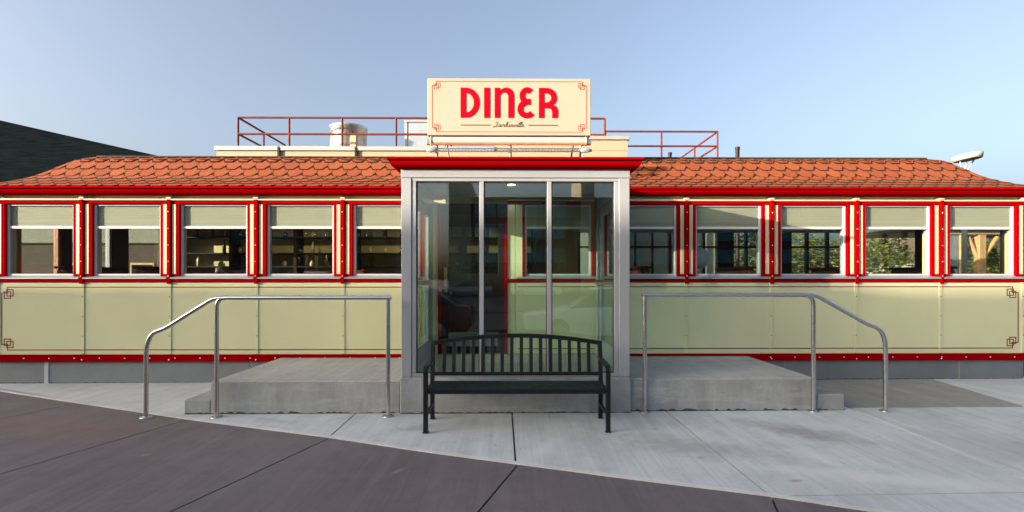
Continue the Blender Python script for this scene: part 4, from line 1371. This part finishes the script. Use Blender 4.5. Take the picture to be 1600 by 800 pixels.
for i in range(5):
    xx = -3.7 + i * .175
    MB().lathe([(.0001, 0), (.012, 0), (.02, .16), (.016, .22), (.0001, .225)], xx, 9.06, 1.70, 10).build('handle', M['dish'] if i != 2 else M['brass'], taps)
    MB().lathe([(.0001, 0), (.022, .01), (.022, .03), (.0001, .04)], xx, 9.06, 1.93, 10).build('finial', M['chrome'], taps)
rack = thing('glass_rack', (-3.2, 9.3, 2.5), 'dark overhead rack of hanging stem glasses above the bar', 'glass rack')
MB().cbox(-4.3, -2.0, 9.15, 9.45, 2.47, 2.50, .004).build('rack_board', M['interior_dark'], rack)
for xx in (-4.2, -2.1):
    MB().cbox(xx - .02, xx + .02, 9.28, 9.32, 2.50, 2.70, .003).build('hanger', M['interior_dark'], rack)
gm = MB().lathe([(.0001, .16), (.03, .158), (.004, .145), (.004, .08), (.03, .06), (.036, 0)], 0, 0, 0, 10).mesh('stem_glass', M['pane'])
for i in range(12):
    xx = -4.15 + i * .18
    link('stem_glass', gm, None, (xx, 9.3, 2.308), 'stem glass hanging upside down from the rack over the bar', 'glass', 'stem glasses hanging over the bar')
cupm = MB().lathe([(.0001, 0), (.045, 0), (.05, .13), (.03, .16), (.02, .20), (.0001, .21)], -3.95, 8.95, 1.471, 14).build('sugar_shaker', M['brass'], None, label='shiny brass shaker on the bar left of the taps', cat='shaker')
lamp = thing('counter_lamp', (-5.35, 9.1, 1.47), 'small white tilted counter lamp in the third left window', 'lamp')
MB().tube([(-5.30, 9.1, 1.471), (-5.28, 9.1, 1.60)], .010, 8).build('stem', M['interior_dark'], lamp)
b = MB(); b.lathe([(.02, -.07), (.07, .06), (.06, .06), (.015, -.06)], 0, 0, 0, 14)
rm = Matrix.Rotation(R(35), 4, 'Y')
b.v = [tuple(Vector((-5.32, 9.1, 1.67)) + rm @ Vector(p)) for p in b.v]; b.build('shade', M['white_metal'], lamp)
for (xx, lab) in ((-5.0, 'dark red box standing on the bar under the third left window'), (-2.95, 'dark red box on the bar right of the beer taps')):
    MB().cbox(xx, xx + .32, 8.9, 9.2, 1.471, 1.70, .01).build('menu_box', M['vinyl'], None, label=lab, cat='box')
def booth(x, label):
    t = thing('booth_seat', (x, 9.0, FLOOR), label, 'booth', 'booths along the windows')
    MB().cbox(x - .45, x + .45, 7.75, 8.95, FLOOR, FLOOR + .45, .02).build('seat', M['vinyl'], t)
    MB().cbox(x - .07, x + .07, 7.75, 8.95, FLOOR + .451, 1.70, .03).build('backrest', M['vinyl'], t)
    MB().cbox(x - .09, x + .09, 7.74, 8.96, 1.701, 1.74, .01).build('cap_rail', M['interior_dark'], t)
for x, lab in ((-6.95, 'dark booth in the leftmost window'), (-5.75, 'dark booth in the second window from the left'), (2.1, 'dark red booth in the window beside the vestibule'), (3.75, 'dark red booth in the second right window'), (5.45, 'dark red booth in the fourth right window'), (6.9, 'dark red booth at the right end window')):
    booth(x, lab)
MB().lathe([(.0001, -.01), (.17, -.01), (.17, .01), (.0001, .01)], 2.86, 7.62, 1.86, 24, 'y').build('window_disc', M['white_metal'], None, label='pale round sign hanging in the second right window', cat='sign')
pt = MB().cbox(-.02, .18, 8.6, 8.9, FLOOR, 2.5, .01).build('wood_partition', M['wood'], None, label='varnished wood partition inside the entrance doorway', cat='partition')

# ------------------------------------------------------------------ across the street (seen in the glass)
def windows_on(t, xs, zs, w, h, y, mat):
    for x in xs:
        for z in zs:
            f = MB().cbox(x - w / 2 - .08, x + w / 2 + .08, y - .02, y + .10, z - .08, z + h + .08, .02).build('window', M['coping'], t)
            MB().box(x - w / 2, x + w / 2, y + .101, y + .115, z, z + h).build('pane', mat, f)
wh = thing('brick_warehouse', (-58, -22, 0), 'tall brick warehouse across the street casting the long shade', 'building')
MB().box(-82, -41.3, -40, -16, -.15, 10.96).build('wall', M['brick'], wh)
MB().cbox(-41.29, -30.5, -40, -16, -.15, 10.85, .02).build('lower_wing', M['brick'], wh)
windows_on(wh, [-78 + 4.2 * i for i in range(9)], (1.2, 4.5, 7.7), 1.6, 2.0, -16, M['teal_glass'])
windows_on(wh, [-39 + 3.4 * i for i in range(3)], (1.2, 4.5, 7.7), 1.6, 2.0, -16, M['teal_glass'])
fac = thing('brick_factory', (8, -38, 0), 'brick factory with bands of teal glazing across the car park', 'building')
MB().box(-6, 46, -52, -38, -.15, 9.6).build('wall', M['brick'], fac)
MB().cbox(-6.2, -4.0, -46, -37.8, -.15, 11.2, .05).build('stair_tower', M['tan_stone'], fac)
MB().cbox(6.9, 8.2, -46, -37.7, -.15, 12.5, .05).build('chimney_tower', M['tan_stone'], fac)
for z in (3.2, 5.6, 7.7):
    for i in range(18):
        x = -2.6 + i * 2.3
        if 5.7 < x < 9: continue
        f = MB().cbox(x - 1.05, x + 1.05, -38.02, -37.9, z - .06, z + 1.36, .02).build('window', M['coping'], fac)
        MB().box(x - .98, x + .98, -37.899, -37.885, z, z + 1.3).build('pane', M['teal_glass'], f)
low = thing('brick_hall', (-30, -40, 0), 'plain two storey brick hall across the street', 'building')
MB().box(-56, -13, -50, -40, -.15, 9.9).build('wall', M['brick'], low)  # height raised to block sky glow reflected in the left windows
MB().cbox(-56.2, -12.8, -50.2, -39.8, 9.901, 10.15, .03).build('coping', M['coping'], low)
windows_on(low, [-50 + 5 * i for i in range(8)], (1.2, 5.4), 2.0, 1.8, -40, M['teal_glass'])

def car(x, y, paint, label, flip=False, dz=-.14):
    t = thing('parked_car', (x, y, dz), label, 'car', 'cars parked across from the diner')
    sgn_ = -1 if flip else 1
    def sec(stations, mat, name, parent):
        b = MB(); rings = []
        for (u, hw, z0, z1) in stations:
            c = min(.10, (z1 - z0) * .3)
            rings.append([(u, -hw * .92, z0), (u, -hw, z0 + c), (u, -hw * .97, z1 - c), (u, -hw * .86, z1), (u, hw * .86, z1), (u, hw * .97, z1 - c), (u, hw, z0 + c), (u, hw * .92, z0)])
        vs = [(x + sgn_ * p[0], y + p[1], dz + p[2]) for r_ in rings for p in r_]
        fs = []
        for i in range(len(rings) - 1):
            for k in range(8): fs.append((i * 8 + k, i * 8 + (k + 1) % 8, i * 8 + 8 + (k + 1) % 8, i * 8 + 8 + k))
        fs += [tuple(range(8)), tuple(range(len(vs) - 8, len(vs)))]
        b._add(vs, fs, True)
        return b.build(name, mat, parent)
    sec([(-2.25, .70, .40, .62), (-2.15, .82, .28, .74), (-1.4, .89, .20, .86), (-.9, .90, .20, .92), (0, .90, .19, .94), (1.0, .90, .20, .95), (1.8, .88, .22, .97), (2.15, .82, .30, .94), (2.25, .74, .42, .85)], paint, 'body', t)
    sec([(-1.05, .74, .90, .93), (-.35, .70, .92, 1.38), (.2, .69, .93, 1.45), (.9, .69, .94, 1.43), (1.35, .70, .94, 1.28), (1.85, .72, .94, .99)], M['car_glass'], 'greenhouse', t)
    sec([(-.32, .655, 1.385, 1.42), (.2, .655, 1.44, 1.475), (.9, .655, 1.42, 1.455), (1.2, .63, 1.33, 1.37)], paint, 'roof', t)
    for u in (-1.38, 1.38):
        for s in (-1, 1):
            w_ = MB(); w_.lathe([(.0001, -.09), (.24, -.10), (.31, -.09), (.325, -.05), (.325, .05), (.31, .09), (.24, .10), (.0001, .09)], x + sgn_ * u, y + s * .80, dz + .325, 20, 'y')
            o = w_.build('wheel', M['tyre'], t)
            MB().lathe([(.0001, s * .112), (.20, s * .106), (.22, s * .102)], x + sgn_ * u, y + s * .80, dz + .325, 16, 'y').build('rim', M['steel'], o)
    for s in (-1, 1):
        MB().cbox(*sorted((x + sgn_ * -2.23, x + sgn_ * -1.95)), y + s * .66 - .15, y + s * .66 + .15, dz + .60, dz + .73, .03).build('headlight', M['lens'], t)
        MB().cbox(*sorted((x + sgn_ * 2.24, x + sgn_ * 2.06)), y + s * .64 - .13, y + s * .64 + .13, dz + .70, dz + .86, .03).build('tail_light', M['lens_red'], t)
car(2.6, -2.3, M['car_white'], 'white car parked at the near kerb, reflected right of the entrance')
car(-3.3, -2.3, M['car_red'], 'dark red car parked at the near kerb, reflected in the entrance glass')
car(-3.9, -33, M['car_grey'], 'silver car parked far across the street by the factory', False, -.10)
car(2.2, -33.2, M['car_white'], 'white car parked far across the street by the factory', False, -.10)
sl = thing('street_lamp', (-6.6, -14.2, 0), 'tall curved grey street lamp across the road', 'street lamp')
MB().tube(smooth_path([(-6.6, -14.2, -.1), (-6.6, -14.2, 4.5), (-6.5, -14.2, 6.0), (-5.9, -14.2, 6.8), (-5.2, -14.2, 7.0)], 6), .07, 8).build('pole', M['coping'], sl)
MB().cbox(-5.5, -4.9, -14.32, -14.08, 6.92, 7.03, .03).build('lamp_head', M['coping'], sl)
for x, y, lab in ((-9.0, -16.0, 'leafy street tree across the road beside the curved lamp'), (-11.8, -18.5, 'second leafy street tree across the road')):
    t = thing('street_tree', (x, y, -.1), lab, 'tree', 'street trees across the road')
    link('crown', tm[0][0], t, (x, y, -.1)); link('trunk', tm[0][1], t, (x, y, -.1))
